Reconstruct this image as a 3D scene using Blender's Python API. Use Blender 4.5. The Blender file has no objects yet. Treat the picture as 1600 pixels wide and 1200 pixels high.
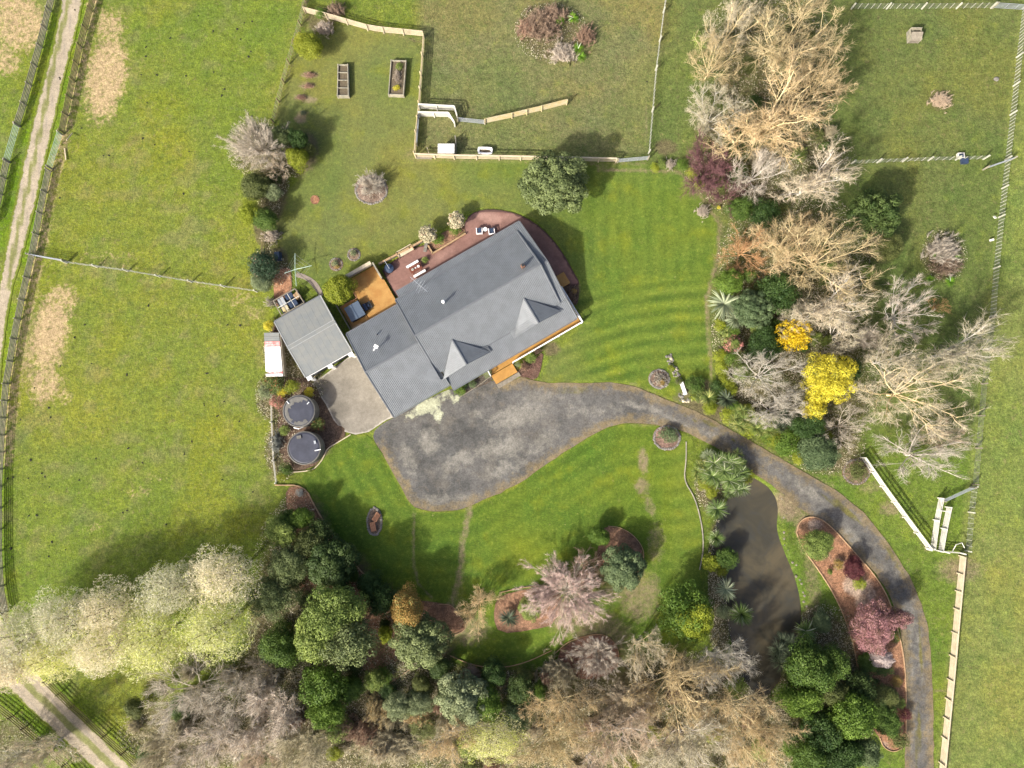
import bpy, math, random
import numpy as np
from mathutils import Vector, Matrix
from mathutils.geometry import delaunay_2d_cdt

# ------------------------------------------------------------------ camera, light, exposure
scene = bpy.context.scene
CAM_H = 88.0; TILT = math.radians(4.8); FPX = 1066.7
cam_d = bpy.data.cameras.new('camera'); cam = bpy.data.objects.new('camera', cam_d)
scene.collection.objects.link(cam)
cam.location = (0, 0, CAM_H); cam.rotation_euler = (TILT, 0, 0)
cam_d.sensor_width = 36; cam_d.lens = 24.0; cam_d.clip_start = 1; cam_d.clip_end = 5000
scene.camera = cam
SUN_EL = math.radians(35); SUN_AZ = math.radians(226)      # azimuth (from +X, anticlockwise) of the place the sun stands
world = bpy.data.worlds.new('World'); scene.world = world; world.use_nodes = True
wn = world.node_tree.nodes; wl = world.node_tree.links
bg = wn['Background']
sky = wn.new('ShaderNodeTexSky'); sky.sky_type = 'NISHITA'; sky.sun_disc = False
sky.sun_elevation = SUN_EL; sky.sun_rotation = math.radians(90) - SUN_AZ; sky.dust_density = 5.0; sky.air_density = 0.7; sky.ozone_density = 0.5
wl.new(sky.outputs['Color'], bg.inputs['Color']); bg.inputs['Strength'].default_value = 0.15
sun_d = bpy.data.lights.new('sun', 'SUN'); sun_d.energy = 4.4; sun_d.angle = math.radians(2.4)
sun_d.color = (1.0, 0.95, 0.86)
sun = bpy.data.objects.new('sun', sun_d); scene.collection.objects.link(sun)
sd = Vector((math.cos(SUN_EL)*math.cos(SUN_AZ), math.cos(SUN_EL)*math.sin(SUN_AZ), math.sin(SUN_EL)))
sun.rotation_euler = sd.to_track_quat('Z', 'Y').to_euler(); sun.location = sd*200
scene.view_settings.view_transform = 'Standard'; scene.view_settings.look = 'None'
scene.view_settings.exposure = 0.70; scene.view_settings.gamma = 1.0
scene.view_settings.use_curve_mapping = False

rnd = random.Random(7); rng = np.random.default_rng(7)
COL = scene.collection

# ------------------------------------------------------------------ surveying: point of the photo -> point of the place at height z
def G(px, py, z=0.0):
    b = 600-py
    y = math.sin(TILT)*FPX + b*math.cos(TILT); zz = -math.cos(TILT)*FPX + b*math.sin(TILT)
    s = (CAM_H-z)/-zz
    return Vector(((px-800)*s, y*s, z))
def to_px(X, Y):
    yc = Y*math.cos(TILT) - CAM_H*math.sin(TILT)
    zc = Y*math.sin(TILT) + CAM_H*math.cos(TILT)
    return 800+FPX*X/zc, 600-FPX*yc/zc

# ------------------------------------------------------------------ object helpers
def tag(o, label=None, cat=None, group=None, kind=None):
    if label: o['label'] = label
    if cat: o['category'] = cat
    if group: o['group'] = group
    if kind: o['kind'] = kind
    return o
def empty(name, loc, rz=0, label=None, cat=None, group=None):
    o = bpy.data.objects.new(name, None); COL.objects.link(o); o.location = loc; o.rotation_euler = (0, 0, rz)
    o.empty_display_size = 0.3
    return tag(o, label, cat, group)
def link(name, me, parent=None, mat=None):
    o = bpy.data.objects.new(name, me); COL.objects.link(o)
    if parent is not None: o.parent = parent
    if mat is not None:
        if len(me.materials) == 0: me.materials.append(None)
        o.material_slots[0].link = 'OBJECT'; o.material_slots[0].material = mat
    return o
def mesh_np(name, V, tris=None, quads=None, attrs=None, smooth=False):
    V = np.asarray(V, np.float32).reshape(-1, 3)
    fl = []; tot = []
    if quads is not None and len(quads): q = np.asarray(quads, np.int32).reshape(-1, 4); fl.append(q.ravel()); tot.append(np.full(len(q), 4, np.int32))
    if tris is not None and len(tris): t = np.asarray(tris, np.int32).reshape(-1, 3); fl.append(t.ravel()); tot.append(np.full(len(t), 3, np.int32))
    loops = np.concatenate(fl); tot = np.concatenate(tot)
    me = bpy.data.meshes.new(name)
    me.vertices.add(len(V)); me.vertices.foreach_set('co', V.ravel())
    me.loops.add(len(loops)); me.loops.foreach_set('vertex_index', loops)
    me.polygons.add(len(tot)); st = np.concatenate([[0], np.cumsum(tot)[:-1]]).astype(np.int32)
    me.polygons.foreach_set('loop_start', st); me.polygons.foreach_set('loop_total', tot)
    if smooth: me.polygons.foreach_set('use_smooth', np.ones(len(tot), bool))
    for k, a in (attrs or {}).items():
        a = np.asarray(a, np.float32)
        if a.ndim == 1:
            at = me.attributes.new(k, 'FLOAT', 'POINT'); at.data.foreach_set('value', a)
        else:
            at = me.attributes.new(k, 'FLOAT_COLOR', 'POINT'); at.data.foreach_set('color', np.concatenate([a, np.ones((len(a), 1), np.float32)], 1).ravel())
    me.update(); me.validate()
    return me
class MB:
    """collects boxes, beams, tubes and prisms into one mesh"""
    def __init__(s): s.v = []; s.f = []
    def add(s, vs, fs):
        n = len(s.v); s.v += [tuple(v) for v in vs]; s.f += [tuple(i+n for i in f) for f in fs]; return s
    def box(s, c, d, rz=0, top=1.0):
        cx, cy, cz = c; dx, dy, dz = [k/2 for k in d]; ca, sa = math.cos(rz), math.sin(rz); vs = []
        for z, k in ((-dz, 1), (dz, top)):
            for x, y in ((-dx, -dy), (dx, -dy), (dx, dy), (-dx, dy)):
                x *= k; y *= k; vs.append((cx+x*ca-y*sa, cy+x*sa+y*ca, cz+z))
        return s.add(vs, [(0,3,2,1),(4,5,6,7),(0,1,5,4),(1,2,6,5),(2,3,7,6),(3,0,4,7)])
    def beam(s, A, B, w, h):
        A = Vector(A); B = Vector(B); d = (B-A).normalized()
        up = Vector((0,0,1)) if abs(d.z) < .95 else Vector((1,0,0))
        r = d.cross(up).normalized()*w/2; u = r.cross(d).normalized()*h/2
        vs = [P+a*r+b*u for P in (A, B) for a, b in ((-1,-1),(1,-1),(1,1),(-1,1))]
        return s.add(vs, [(0,1,2,3),(7,6,5,4),(0,4,5,1),(1,5,6,2),(2,6,7,3),(3,7,4,0)])
    def tube(s, pts, rs, n=8, cap=True):
        pts = [Vector(p) for p in pts]; m = len(pts)
        if not hasattr(rs, '__len__'): rs = [rs]*m
        vs = []
        for i, p in enumerate(pts):
            d = (pts[min(i+1, m-1)]-pts[max(i-1, 0)]).normalized()
            up = Vector((0,0,1)) if abs(d.z) < .9 else Vector((1,0,0))
            a = d.cross(up).normalized(); b = a.cross(d)
            for k in range(n):
                t = 2*math.pi*k/n; vs.append(p+a*math.cos(t)*rs[i]+b*math.sin(t)*rs[i])
        fs = [(i*n+k, i*n+(k+1)%n, (i+1)*n+(k+1)%n, (i+1)*n+k) for i in range(m-1) for k in range(n)]
        if cap: fs += [tuple(range(n)), tuple((m-1)*n+k for k in reversed(range(n)))]
        return s.add(vs, fs)
    def cyl(s, c, r, h, n=24, r2=None):
        return s.tube([(c[0],c[1],c[2]), (c[0],c[1],c[2]+h)], [r, r if r2 is None else r2], n)
    def prism(s, poly, z0, z1):
        n = len(poly); vs = [(p[0],p[1],z0) for p in poly]+[(p[0],p[1],z1) for p in poly]
        return s.add(vs, [tuple(reversed(range(n))), tuple(n+i for i in range(n))]+[(i,(i+1)%n,n+(i+1)%n,n+i) for i in range(n)])
    def mesh(s, name, off=(0,0,0)):
        me = bpy.data.meshes.new(name); o = off
        me.from_pydata([(v[0]-o[0], v[1]-o[1], v[2]-o[2]) for v in s.v], [], s.f); me.update(); return me
    def build(s, name, mat, parent=None, off=None):
        if off is None: off = parent.location if parent is not None else (0,0,0)
        return link(name, s.mesh(name, off), parent, mat)
    def top(s, name, loc, mat, label, cat, group=None):
        o = link(name, s.mesh(name, loc), None, mat); o.location = loc; return tag(o, label, cat, group)
UNIT = MB().box((0,0,0), (1,1,1)).mesh('unit_timber')
def timber(name, A, B, w, h, mat, parent):
    """a straight length of timber as a part of its own, sharing one mesh; world coordinates"""
    A = Vector(A); B = Vector(B); d = B-A; L = d.length; d.normalize()
    up = Vector((0,0,1)) if abs(d.z) < .95 else Vector((0,1,0))
    r = d.cross(up).normalized(); u = r.cross(d)
    M = Matrix((d, -r, u)).transposed().to_4x4()
    o = link(name, UNIT, parent, mat)
    o.rotation_euler = M.to_euler(); o.scale = (L, w, h); o.location = (A+B)/2 - Vector(parent.location)
    return o
U_CYL = MB().cyl((0,0,-.5), .5, 1, 10).mesh('unit_round')
def rod(name, A, B, r, mat, parent):
    A = Vector(A); B = Vector(B); d = B-A
    o = link(name, U_CYL, parent, mat); o.rotation_euler = d.to_track_quat('Z', 'Y').to_euler()
    o.scale = (2*r, 2*r, d.length); o.location = (A+B)/2 - Vector(parent.location); return o

# ------------------------------------------------------------------ materials
def newmat(name):
    m = bpy.data.materials.new(name); m.use_nodes = True; nt = m.node_tree
    return m, nt, nt.nodes, nt.links, nt.nodes['Principled BSDF']
def N(nt, t, **kw):
    n = nt.nodes.new(t)
    for k, v in kw.items(): setattr(n, k, v)
    return n
def noise(nt, co, scale, detail=3, rough=.6, dist=0):
    n = N(nt, 'ShaderNodeTexNoise'); n.inputs['Scale'].default_value = scale; n.inputs['Detail'].default_value = detail
    n.inputs['Roughness'].default_value = rough; n.inputs['Distortion'].default_value = dist
    nt.links.new(co, n.inputs['Vector']); return n.outputs['Fac']
def remap(nt, v, a, b, c, d, smooth=False):
    n = N(nt, 'ShaderNodeMapRange'); n.interpolation_type = 'SMOOTHSTEP' if smooth else 'LINEAR'
    for i, x in zip(('From Min','From Max','To Min','To Max'), (a,b,c,d)): n.inputs[i].default_value = x
    nt.links.new(v, n.inputs['Value']); return n.outputs['Result']
def mth(nt, op, a, b=None):
    n = N(nt, 'ShaderNodeMath', operation=op)
    for i, x in enumerate((a, b)):
        if x is None: continue
        if isinstance(x, (int, float)): n.inputs[i].default_value = x
        else: nt.links.new(x, n.inputs[i])
    return n.outputs[0]
def mixc(nt, f, a, b, mode='MIX'):
    n = N(nt, 'ShaderNodeMix', data_type='RGBA', blend_type=mode)
    for s, x in ((n.inputs[0], f), (n.inputs[6], a), (n.inputs[7], b)):
        if isinstance(x, (int, float)): s.default_value = x
        elif isinstance(x, tuple): s.default_value = (*x[:3], 1)
        else: nt.links.new(x, s)
    return n.outputs[2]
def attr(nt, name, out='Fac'):
    n = N(nt, 'ShaderNodeAttribute'); n.attribute_name = name; return n.outputs[out]
def wpos(nt):
    n = N(nt, 'ShaderNodeVectorMath', operation='ADD'); nt.links.new(N(nt, 'ShaderNodeNewGeometry').outputs['Position'], n.inputs[0])
    n.inputs[1].default_value = (317.31, 211.73, 53.37); return n.outputs[0]
def scaled(nt, v, s):
    n = N(nt, 'ShaderNodeVectorMath', operation='MULTIPLY'); nt.links.new(v, n.inputs[0]); n.inputs[1].default_value = s; return n.outputs[0]
def bump(nt, h, strength, dist):
    n = N(nt, 'ShaderNodeBump'); n.inputs['Strength'].default_value = strength; n.inputs['Distance'].default_value = dist
    nt.links.new(h, n.inputs['Height']); return n.outputs['Normal']
def plain(name, col, rough=.6, var=.25, scale=2.0, metal=0, bmp=0, col2=None, spec=.3, coord='world', stretch=None):
    m, nt, nd, lk, bs = newmat(name)
    co = wpos(nt) if coord == 'world' else N(nt, 'ShaderNodeTexCoord').outputs['Object']
    if stretch: co = scaled(nt, co, stretch)
    f = noise(nt, co, scale, 5, .65)
    c2 = col2 if col2 else tuple(c*(1-var) for c in col)
    c = mixc(nt, remap(nt, f, .35, .65, 0, 1, True), tuple(col), tuple(c2))
    f2 = noise(nt, co, scale*9, 2)
    c = mixc(nt, 1.0, c, mixc(nt, f2, (1-var*.6,)*3, (1+var*.6,)*3), 'MULTIPLY')
    lk.new(c, bs.inputs['Base Color']); bs.inputs['Roughness'].default_value = rough
    bs.inputs['Metallic'].default_value = metal; bs.inputs['Specular IOR Level'].default_value = spec
    if bmp: lk.new(bump(nt, f2, bmp, .02), bs.inputs['Normal'])
    return m
def groundmat(name, layers, grain=((1.1,.35),(4.5,.35),(14.,.35)), rough=.9, bmp=(3.5,.35,.12), mow=False, hue=None):
    """base colour from the attribute Col, layers = (attribute, colour, noise scale, noise amount, softness)"""
    m, nt, nd, lk, bs = newmat(name); p = wpos(nt)
    c = attr(nt, 'Col', 'Color')
    if hue:
        for sc, colr, lo, hi, amt in hue:
            c = mixc(nt, remap(nt, noise(nt, p, sc, 4, .6), lo, hi, 0, amt, True), c, colr)
    if mow:
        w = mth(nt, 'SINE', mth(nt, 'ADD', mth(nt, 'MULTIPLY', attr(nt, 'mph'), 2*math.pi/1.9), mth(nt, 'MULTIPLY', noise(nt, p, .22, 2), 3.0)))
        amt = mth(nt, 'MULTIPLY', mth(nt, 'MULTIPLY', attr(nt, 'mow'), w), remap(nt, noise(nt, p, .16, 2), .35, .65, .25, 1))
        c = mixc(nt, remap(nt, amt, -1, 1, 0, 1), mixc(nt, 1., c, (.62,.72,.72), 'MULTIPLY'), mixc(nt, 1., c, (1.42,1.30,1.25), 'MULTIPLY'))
    for a, colr, sc, na, soft in layers:
        v = mth(nt, 'ADD', attr(nt, a), mth(nt, 'MULTIPLY', mth(nt, 'SUBTRACT', noise(nt, p, sc, 6, .68), .5), na))
        c = mixc(nt, remap(nt, v, .5-soft, .5+soft, 0, 1, True), c, colr)
    for sc, am in grain:
        f = noise(nt, p, sc, 3, .7)
        c = mixc(nt, 1.0, c, mixc(nt, remap(nt, f, .3, .7, 0, 1), (1-am,)*3, (1+am,)*3), 'MULTIPLY')
    lk.new(c, bs.inputs['Base Color']); bs.inputs['Roughness'].default_value = rough; bs.inputs['Specular IOR Level'].default_value = .15
    if bmp:
        h = mth(nt, 'ADD', noise(nt, p, bmp[0], 6, .75), mth(nt, 'MULTIPLY', noise(nt, p, bmp[0]*5, 3, .7), .5))
        lk.new(bump(nt, h, bmp[1], bmp[2]), bs.inputs['Normal'])
    return m
def leafmat(name, dark, light, accent=None, acc=.0, rough=.55, transl=.2):
    m, nt, nd, lk, bs = newmat(name)
    c = mixc(nt, attr(nt, 'tone'), tuple(dark), tuple(light))
    if accent: c = mixc(nt, remap(nt, attr(nt, 'pick'), 1-acc-.02, 1-acc+.02, 0, 1), c, tuple(accent))
    r = N(nt, 'ShaderNodeObjectInfo').outputs['Random']
    c = mixc(nt, 1., c, mixc(nt, r, (.88,.9,.9), (1.12,1.08,1.1)), 'MULTIPLY')
    lk.new(c, bs.inputs['Base Color']); bs.inputs['Roughness'].default_value = rough; bs.inputs['Specular IOR Level'].default_value = .2
    if transl:
        tr = N(nt, 'ShaderNodeBsdfTranslucent'); lk.new(c, tr.inputs['Color'])
        mx = N(nt, 'ShaderNodeMixShader'); mx.inputs[0].default_value = transl
        lk.new(bs.outputs[0], mx.inputs[1]); lk.new(tr.outputs[0], mx.inputs[2]); lk.new(mx.outputs[0], nd['Material Output'].inputs['Surface'])
    return m

# ------------------------------------------------------------------ painting of the ground: soil and sward differ from place to place
def sstep(x): x = np.clip(x, 0, 1); return x*x*(3-2*x)
def vnoise(X, Y, s, seed=0):
    g = np.random.default_rng(seed).random((256, 256)); x = X*s+91.3; y = Y*s+57.7
    xi = np.floor(x).astype(int); yi = np.floor(y).astype(int); fx = sstep(x-xi); fy = sstep(y-yi)
    a = g[xi%256, yi%256]; b = g[(xi+1)%256, yi%256]; c = g[xi%256, (yi+1)%256]; d = g[(xi+1)%256, (yi+1)%256]
    return (a*(1-fx)+b*fx)*(1-fy)+(c*(1-fx)+d*fx)*fy
def fbm(X, Y, s, seed=0):
    return (vnoise(X,Y,s,seed)+.5*vnoise(X,Y,s*2.1,seed+1)+.25*vnoise(X,Y,s*4.3,seed+2)+.12*vnoise(X,Y,s*9,seed+3))/1.87
def seg_dist(PX, PY, pts, closed=False):
    pts = list(pts)+([pts[0]] if closed else []); d = np.full(PX.shape, 1e9)
    for (x0,y0),(x1,y1) in zip(pts[:-1], pts[1:]):
        dx, dy = x1-x0, y1-y0; L = dx*dx+dy*dy+1e-9
        t = np.clip(((PX-x0)*dx+(PY-y0)*dy)/L, 0, 1); d = np.minimum(d, np.hypot(PX-x0-t*dx, PY-y0-t*dy))
    return d
def inside(PX, PY, pts):
    r = np.zeros(PX.shape, bool); n = len(pts)
    for i in range(n):
        x0,y0 = pts[i]; x1,y1 = pts[(i+1)%n]
        if y0 == y1: continue
        c = ((y0 > PY) != (y1 > PY)) & (PX < (x1-x0)*(PY-y0)/(y1-y0)+x0); r ^= c
    return r
def blobs(PX, PY, lst):
    o = np.zeros(PX.shape)
    for (x, y, rx, ry, *r) in lst:
        s = r[0] if r else 1.; a = math.radians(r[1]) if len(r) > 1 else 0
        dx = PX-x; dy = PY-y; u = dx*math.cos(a)+dy*math.sin(a); v = -dx*math.sin(a)+dy*math.cos(a)
        o = np.maximum(o, s*sstep(1.45-np.hypot(u/rx, v/ry)))
    return o
def strokes(PX, PY, lst):
    o = np.zeros(PX.shape)
    for pts, w, s in lst: o = np.maximum(o, s*sstep(1.35-seg_dist(PX, PY, pts)/w))
    return o
def smooth_poly(pts, closed=True, it=2):
    for _ in range(it):
        out = []; n = len(pts)
        rng_ = range(n) if closed else range(n-1)
        if not closed: out.append(pts[0])
        for i in rng_:
            (a,b),(c,d) = pts[i], pts[(i+1)%n]; out += [(a*.75+c*.25, b*.75+d*.25), (a*.25+c*.75, b*.25+d*.75)]
        if not closed: out.append(pts[-1])
        pts = out
    return pts
def densify(pts, step, closed=True):
    out = []; n = len(pts)
    for i in range(n if closed else n-1):
        a = pts[i]; b = pts[(i+1)%n]; L = math.hypot(b[0]-a[0], b[1]-a[1]); k = max(1, int(L/step))
        out += [(a[0]+(b[0]-a[0])*j/k, a[1]+(b[1]-a[1])*j/k) for j in range(k)]
    if not closed: out.append(pts[-1])
    return out
def sheet(name, poly_px, z, mat, paint=None, smooth=2, jit=.0, step=1.0, col=(1,1,1), label=None, cat=None, kind='structure', parent=None, thick=0, zj=0):
    pts = smooth_poly(poly_px, True, smooth) if smooth else poly_px
    w = [tuple(G(x, y, z)[:2]) for x, y in pts]; w = densify(w, min(step, .6))
    if jit:
        r = np.random.default_rng(abs(hash(name)) % 1000 if False else len(name)*7+len(poly_px))
        X = np.array([p[0] for p in w]); Y = np.array([p[1] for p in w])
        jx = (fbm(X, Y, .9, 11)-.5)*2*jit+(r.random(len(X))-.5)*jit*.5; jy = (fbm(X, Y, .9, 31)-.5)*2*jit+(r.random(len(X))-.5)*jit*.5
        w = list(zip(X+jx, Y+jy))
    X0, Y0 = min(p[0] for p in w), min(p[1] for p in w); X1, Y1 = max(p[0] for p in w), max(p[1] for p in w)
    gx, gy = np.meshgrid(np.arange(X0, X1, step), np.arange(Y0, Y1, step)); gx = gx.ravel()+.013; gy = gy.ravel()+.017
    m = inside(gx, gy, w); gx, gy = gx[m], gy[m]
    if len(gx): m = seg_dist(gx, gy, w, True) > step*.4; gx, gy = gx[m], gy[m]
    n = len(w); vin = [Vector(p) for p in w]+[Vector((a, b)) for a, b in zip(gx.tolist(), gy.tolist())]
    vo, eo, fo, _, _, _ = delaunay_2d_cdt(vin, [(i, (i+1)%n) for i in range(n)], [list(range(n))], 1, 1e-5)
    V = np.array([(v.x, v.y, z) for v in vo]); T = np.array([f for f in fo if len(f) == 3], np.int32)
    # faces up
    a, b, c = V[T[:,0]], V[T[:,1]], V[T[:,2]]
    s = (b[:,0]-a[:,0])*(c[:,1]-a[:,1])-(b[:,1]-a[:,1])*(c[:,0]-a[:,0]); T[s < 0] = T[s < 0][:, ::-1]
    X, Y = V[:,0], V[:,1]; PX, PY = to_px(X, Y)
    edge = seg_dist(X, Y, w, True)
    if zj: V[:,2] += np.clip(edge/.5, 0, 1)*zj*(fbm(X, Y, .8, 5)-.2)
    A = {'Col': np.tile(np.array(col, float), (len(V), 1)), 'edge': np.clip(1-edge/1.6, 0, 1)}
    if paint: A.update(paint(X, Y, PX, PY, edge))
    me = mesh_np(name, V, tris=T, attrs=A)
    o = link(name, me, parent, mat)
    if label: tag(o, label, cat)
    if kind and parent is None: o['kind'] = kind
    return o
# ------------------------------------------------------------------ outlines, given as points surveyed on the photograph
ROAD = [(97,-20),(92,20),(78,90),(60,150),(42,225),(26,300),(14,360),(4,410),(-6,470),(-14,560),(-22,700),(-26,900),(-24,1010),(-10,1055),(28,1092),(72,1135),(122,1180),(165,1220),(185,1240),
        (250,1240),(222,1212),(180,1172),(132,1124),(92,1084),(56,1046),(24,1000),(-2,960),(-8,900),(-8,700),(0,600),(8,520),(18,460),(28,420),(45,365),(61,300),(78,225),(92,160),(109,90),(127,20),(132,-20)]
DRIVE = [(576,677),(617,651),(704,604),(716,614),(770,592),(800,597),(817,587),(840,597),(880,599),(950,597),(985,601),(1030,620),(1080,640),(1130,664),(1190,699),(1250,735),(1300,762),(1345,795),(1378,835),(1410,880),(1436,930),(1447,965),(1454,1010),(1457,1060),(1459,1110),(1459,1200),(1457,1260),
         (1414,1260),(1413,1200),(1416,1150),(1416,1090),(1414,1040),(1408,985),(1396,940),(1372,900),(1338,866),(1300,828),(1270,807),(1243,790),(1222,770),(1196,750),(1165,731),(1130,703),(1095,688),(1065,672),(1030,664),(985,660),(948,667),(900,695),(850,727),(805,760),(770,775),(730,794),(690,800),(655,797),(640,785),(620,750),(600,712)]
CONCRETE = [(487,600),(553,552),(560,560),(616,652),(604,656),(576,675),(556,679),(536,674),(521,656),(509,632),(492,606)]
PATIO = [(601,431),(596,420),(660,378),(676,396),(728,365),(724,350),(735,334),(752,328),(776,327),(806,333),(835,347),(860,369),(881,397),(898,428),(905,440),(904,446),(893,448),(870,440),(850,400),(810,368),(760,390),(640,468),(622,470)]
POND = [(1165,742),(1182,750),(1205,765),(1217,790),(1212,830),(1228,870),(1243,905),(1252,945),(1251,985),(1232,1010),(1226,1040),(1217,1070),(1196,1090),(1172,1078),(1155,1040),(1142,990),(1134,940),(1130,900),(1116,870),(1114,840),(1124,812),(1138,785),(1150,760)]
FRONT_LAWN = [(555,680),(576,679),(600,712),(620,750),(640,786),(655,797),(690,801),(730,795),(770,776),(805,761),(850,728),(900,696),(948,668),(985,661),(1030,665),(1065,673),(1088,690),(1072,720),(1070,750),(1086,776),(1094,810),(1097,860),(1092,890),(1098,930),(1105,970),(1060,1000),(1010,1050),(975,1075),(940,1060),(880,1040),(840,1050),(760,1045),(700,1035),(690,990),(650,945),(590,915),(560,890),(540,860),(510,822),(490,790),(480,762),(468,748),(492,732),(508,708),(514,698),(548,678)]
YARD = [(482,40),(540,40),(662,58),(656,150),(649,246),(760,250),(1010,252),(1062,268),(1085,292),(1108,320),(1128,360),(1117,420),(1107,470),(1112,530),(1118,590),(1130,612),(1110,632),(1072,632),(1030,618),(985,600),(950,597),(880,599),(842,597),(860,560),(912,505),(900,470),(905,440),(898,426),(881,396),(860,367),(835,345),(806,331),(776,325),(750,326),(730,332),(700,352),(660,378),(590,410),(552,436),(530,452),(500,470),(470,440),(440,400),(432,360),(440,310),(470,270),(480,240),(440,205),(431,185),(452,110)]
GRAVEL_PATH = [(463,425),(475,428),(490,436),(500,447),(506,462),(499,463),(492,452),(482,440),(470,434),(462,433)]

# ------------------------------------------------------------------ what grows where (soil and sward, as painted on every grass surface)
C_PAD = np.array((.138,.176,.026)); C_PADO = np.array((.140,.146,.060)); C_LAWN = np.array((.084,.126,.018)); C_MID = np.array((.108,.134,.038))
C_FAR = np.array((.160,.190,.05)); C_YARD = np.array((.120,.137,.042)); C_LITTER = np.array((.12,.09,.05)); C_WORN = np.array((.20,.155,.095))
DRY = [(165,120,34,75,1,8),(172,40,26,30,.75),(30,40,42,48,.9,30),(10,90,26,34,.75),(25,15,40,30,.9),(78,520,30,70,1,12),(95,470,26,30,.8),(70,600,26,35,.85,15),(100,620,14,14,.6),(60,560,40,60,.62),
       (370,470,28,10,.5),(395,490,18,12,.45),(180,400,60,10,.35),(215,770,22,10,.42),(150,825,20,8,.4),(245,745,30,8,.35)]
STROKE_DRY = [([(150,-10),(120,130),(98,220),(78,300),(60,400),(40,500),(22,600),(10,720)],14,.62),([(50,405),(200,420),(405,462)],7,.35)]
WORN = [(1010,655,40,14,.6),(1005,720,9,24,.8,-5),(1003,760,13,16,.75),(1015,790,9,22,.62,-20),(1025,850,16,40,.55,5),(1000,930,38,48,.7),(940,1000,55,50,.7),(965,910,40,36,.62),(730,985,40,28,.7),(890,960,50,40,.6),
        (1335,555,20,30,.3),(1230,790,22,30,.95,-35),(1262,840,18,60,.8,-15),(1270,910,14,50,.6,-10),(1200,735,25,12,.9,20),(1500,890,40,24,.75),(1390,795,20,14,.7),(1358,762,16,12,.6),(1330,740,30,26,.42),
        (700,960,30,20,.6),(640,1070,40,50,.6),(590,310,30,22,.25),(645,240,18,14,.45),(655,248,10,60,.2),(480,205,20,10,.2),(472,250,16,40,.3),(430,745,16,10,.5),(470,185,12,9,.9),(482,155,16,6,.9),(472,150,14,5,.5),(484,117,17,6,.85),(480,134,16,6,.85),(470,152,14,6,.8),(474,177,9,6,.8),(1185,470,90,160,.3)]
STROKE_WORN = [([(646,800),(645,870),(652,910),(675,935)],4,.62),([(735,790),(722,850),(718,900),(705,945)],7,.70),([(722,850),(722,960)],9,.35),([(655,797),(735,797)],9,.25),([(935,265),(1060,268),(1085,292),(1125,350),(1122,400),(1104,470),(1112,590)],5,.7),
    ([(1480,880),(1500,900),(1485,1100),(1478,1210)],7,.62),([(1455,965),(1495,970)],2.5,.55),([(1460,1022),(1482,1022)],2.5,.6),([(1462,1080),(1482,1078)],2.5,.6),([(1010,-10),(1012,120),(1008,250)],2.2,.5),([(1057,0),(1060,250)],2.2,.35),
    ([(520,30),(660,66)],5,.5),([(650,250),(1010,256)],5,.5),([(663,60),(652,240)],4,.4),([(1342,715),(1450,862)],5,.5),([(1300,770),(1440,960),(1457,1100)],6,.35),([(1060,700),(1100,830)],3,.3),([(552,680),(600,712),(650,795)],4,.35),([(1130,660),(1300,760)],7,.45),
    ([(430,185),(478,15)],4,.5),([(985,600),(1130,660)],7,.45)]
LITTER = [(1200,120,105,150,.6),(1250,250,85,60,.6),(1180,300,90,40,.7),(1240,400,115,100,.62),(1210,520,95,90,.7),(1290,600,80,110,.65),(1200,640,70,40,1,25),(1290,690,60,50,1,25),(1110,270,40,30,1),(1110,640,60,14,1,20),(1090,610,30,20,.9),
    (440,960,50,160,1,10),(560,990,110,80,1),(540,1120,170,120,1),(760,1130,190,90,1),(650,1010,60,70,1),(1000,1140,250,110,1),(840,1085,120,30,1),(300,1150,110,70,.85),(470,840,45,70,1),(520,900,60,50,1),(1080,1080,110,60,.9),(1180,1140,80,80,1),
    (1290,1080,80,130,1),(1240,1030,40,60,1),(860,50,55,45,.95,35),(400,230,45,45,.7),(425,290,26,60,1),(470,240,28,38,.9,20),(500,30,30,22,.7),(415,350,20,40,1),(425,415,28,34,1),(440,550,28,40,1),(430,620,30,40,1),(440,700,26,50,1),(500,650,30,30,1),(470,600,40,30,1),(500,690,22,24,1),
    (1470,157,22,16,.8),(1475,400,34,40,.9),(1120,900,14,90,1),(1110,760,24,40,1),(1125,960,18,70,1),(1040,230,20,14,.8),(1375,380,30,30,1),(1338,738,22,20,.7),(1270,970,20,30,.8),(1225,975,16,30,.8),(300,1030,60,20,.4),(0,960,14,34,1),(10,1160,50,40,.6),(420,1060,60,60,.9),(862,545,14,14,.8),(895,450,12,20,.9)]
OLIVE = [(850,130,240,140,1),(1040,130,60,150,.7),(600,120,70,100,.15)]
DARKG = [(30,30,20,40,.3),(340,520,70,50,.25),(300,250,60,50,.25),(500,600,10,10,0)]
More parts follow.
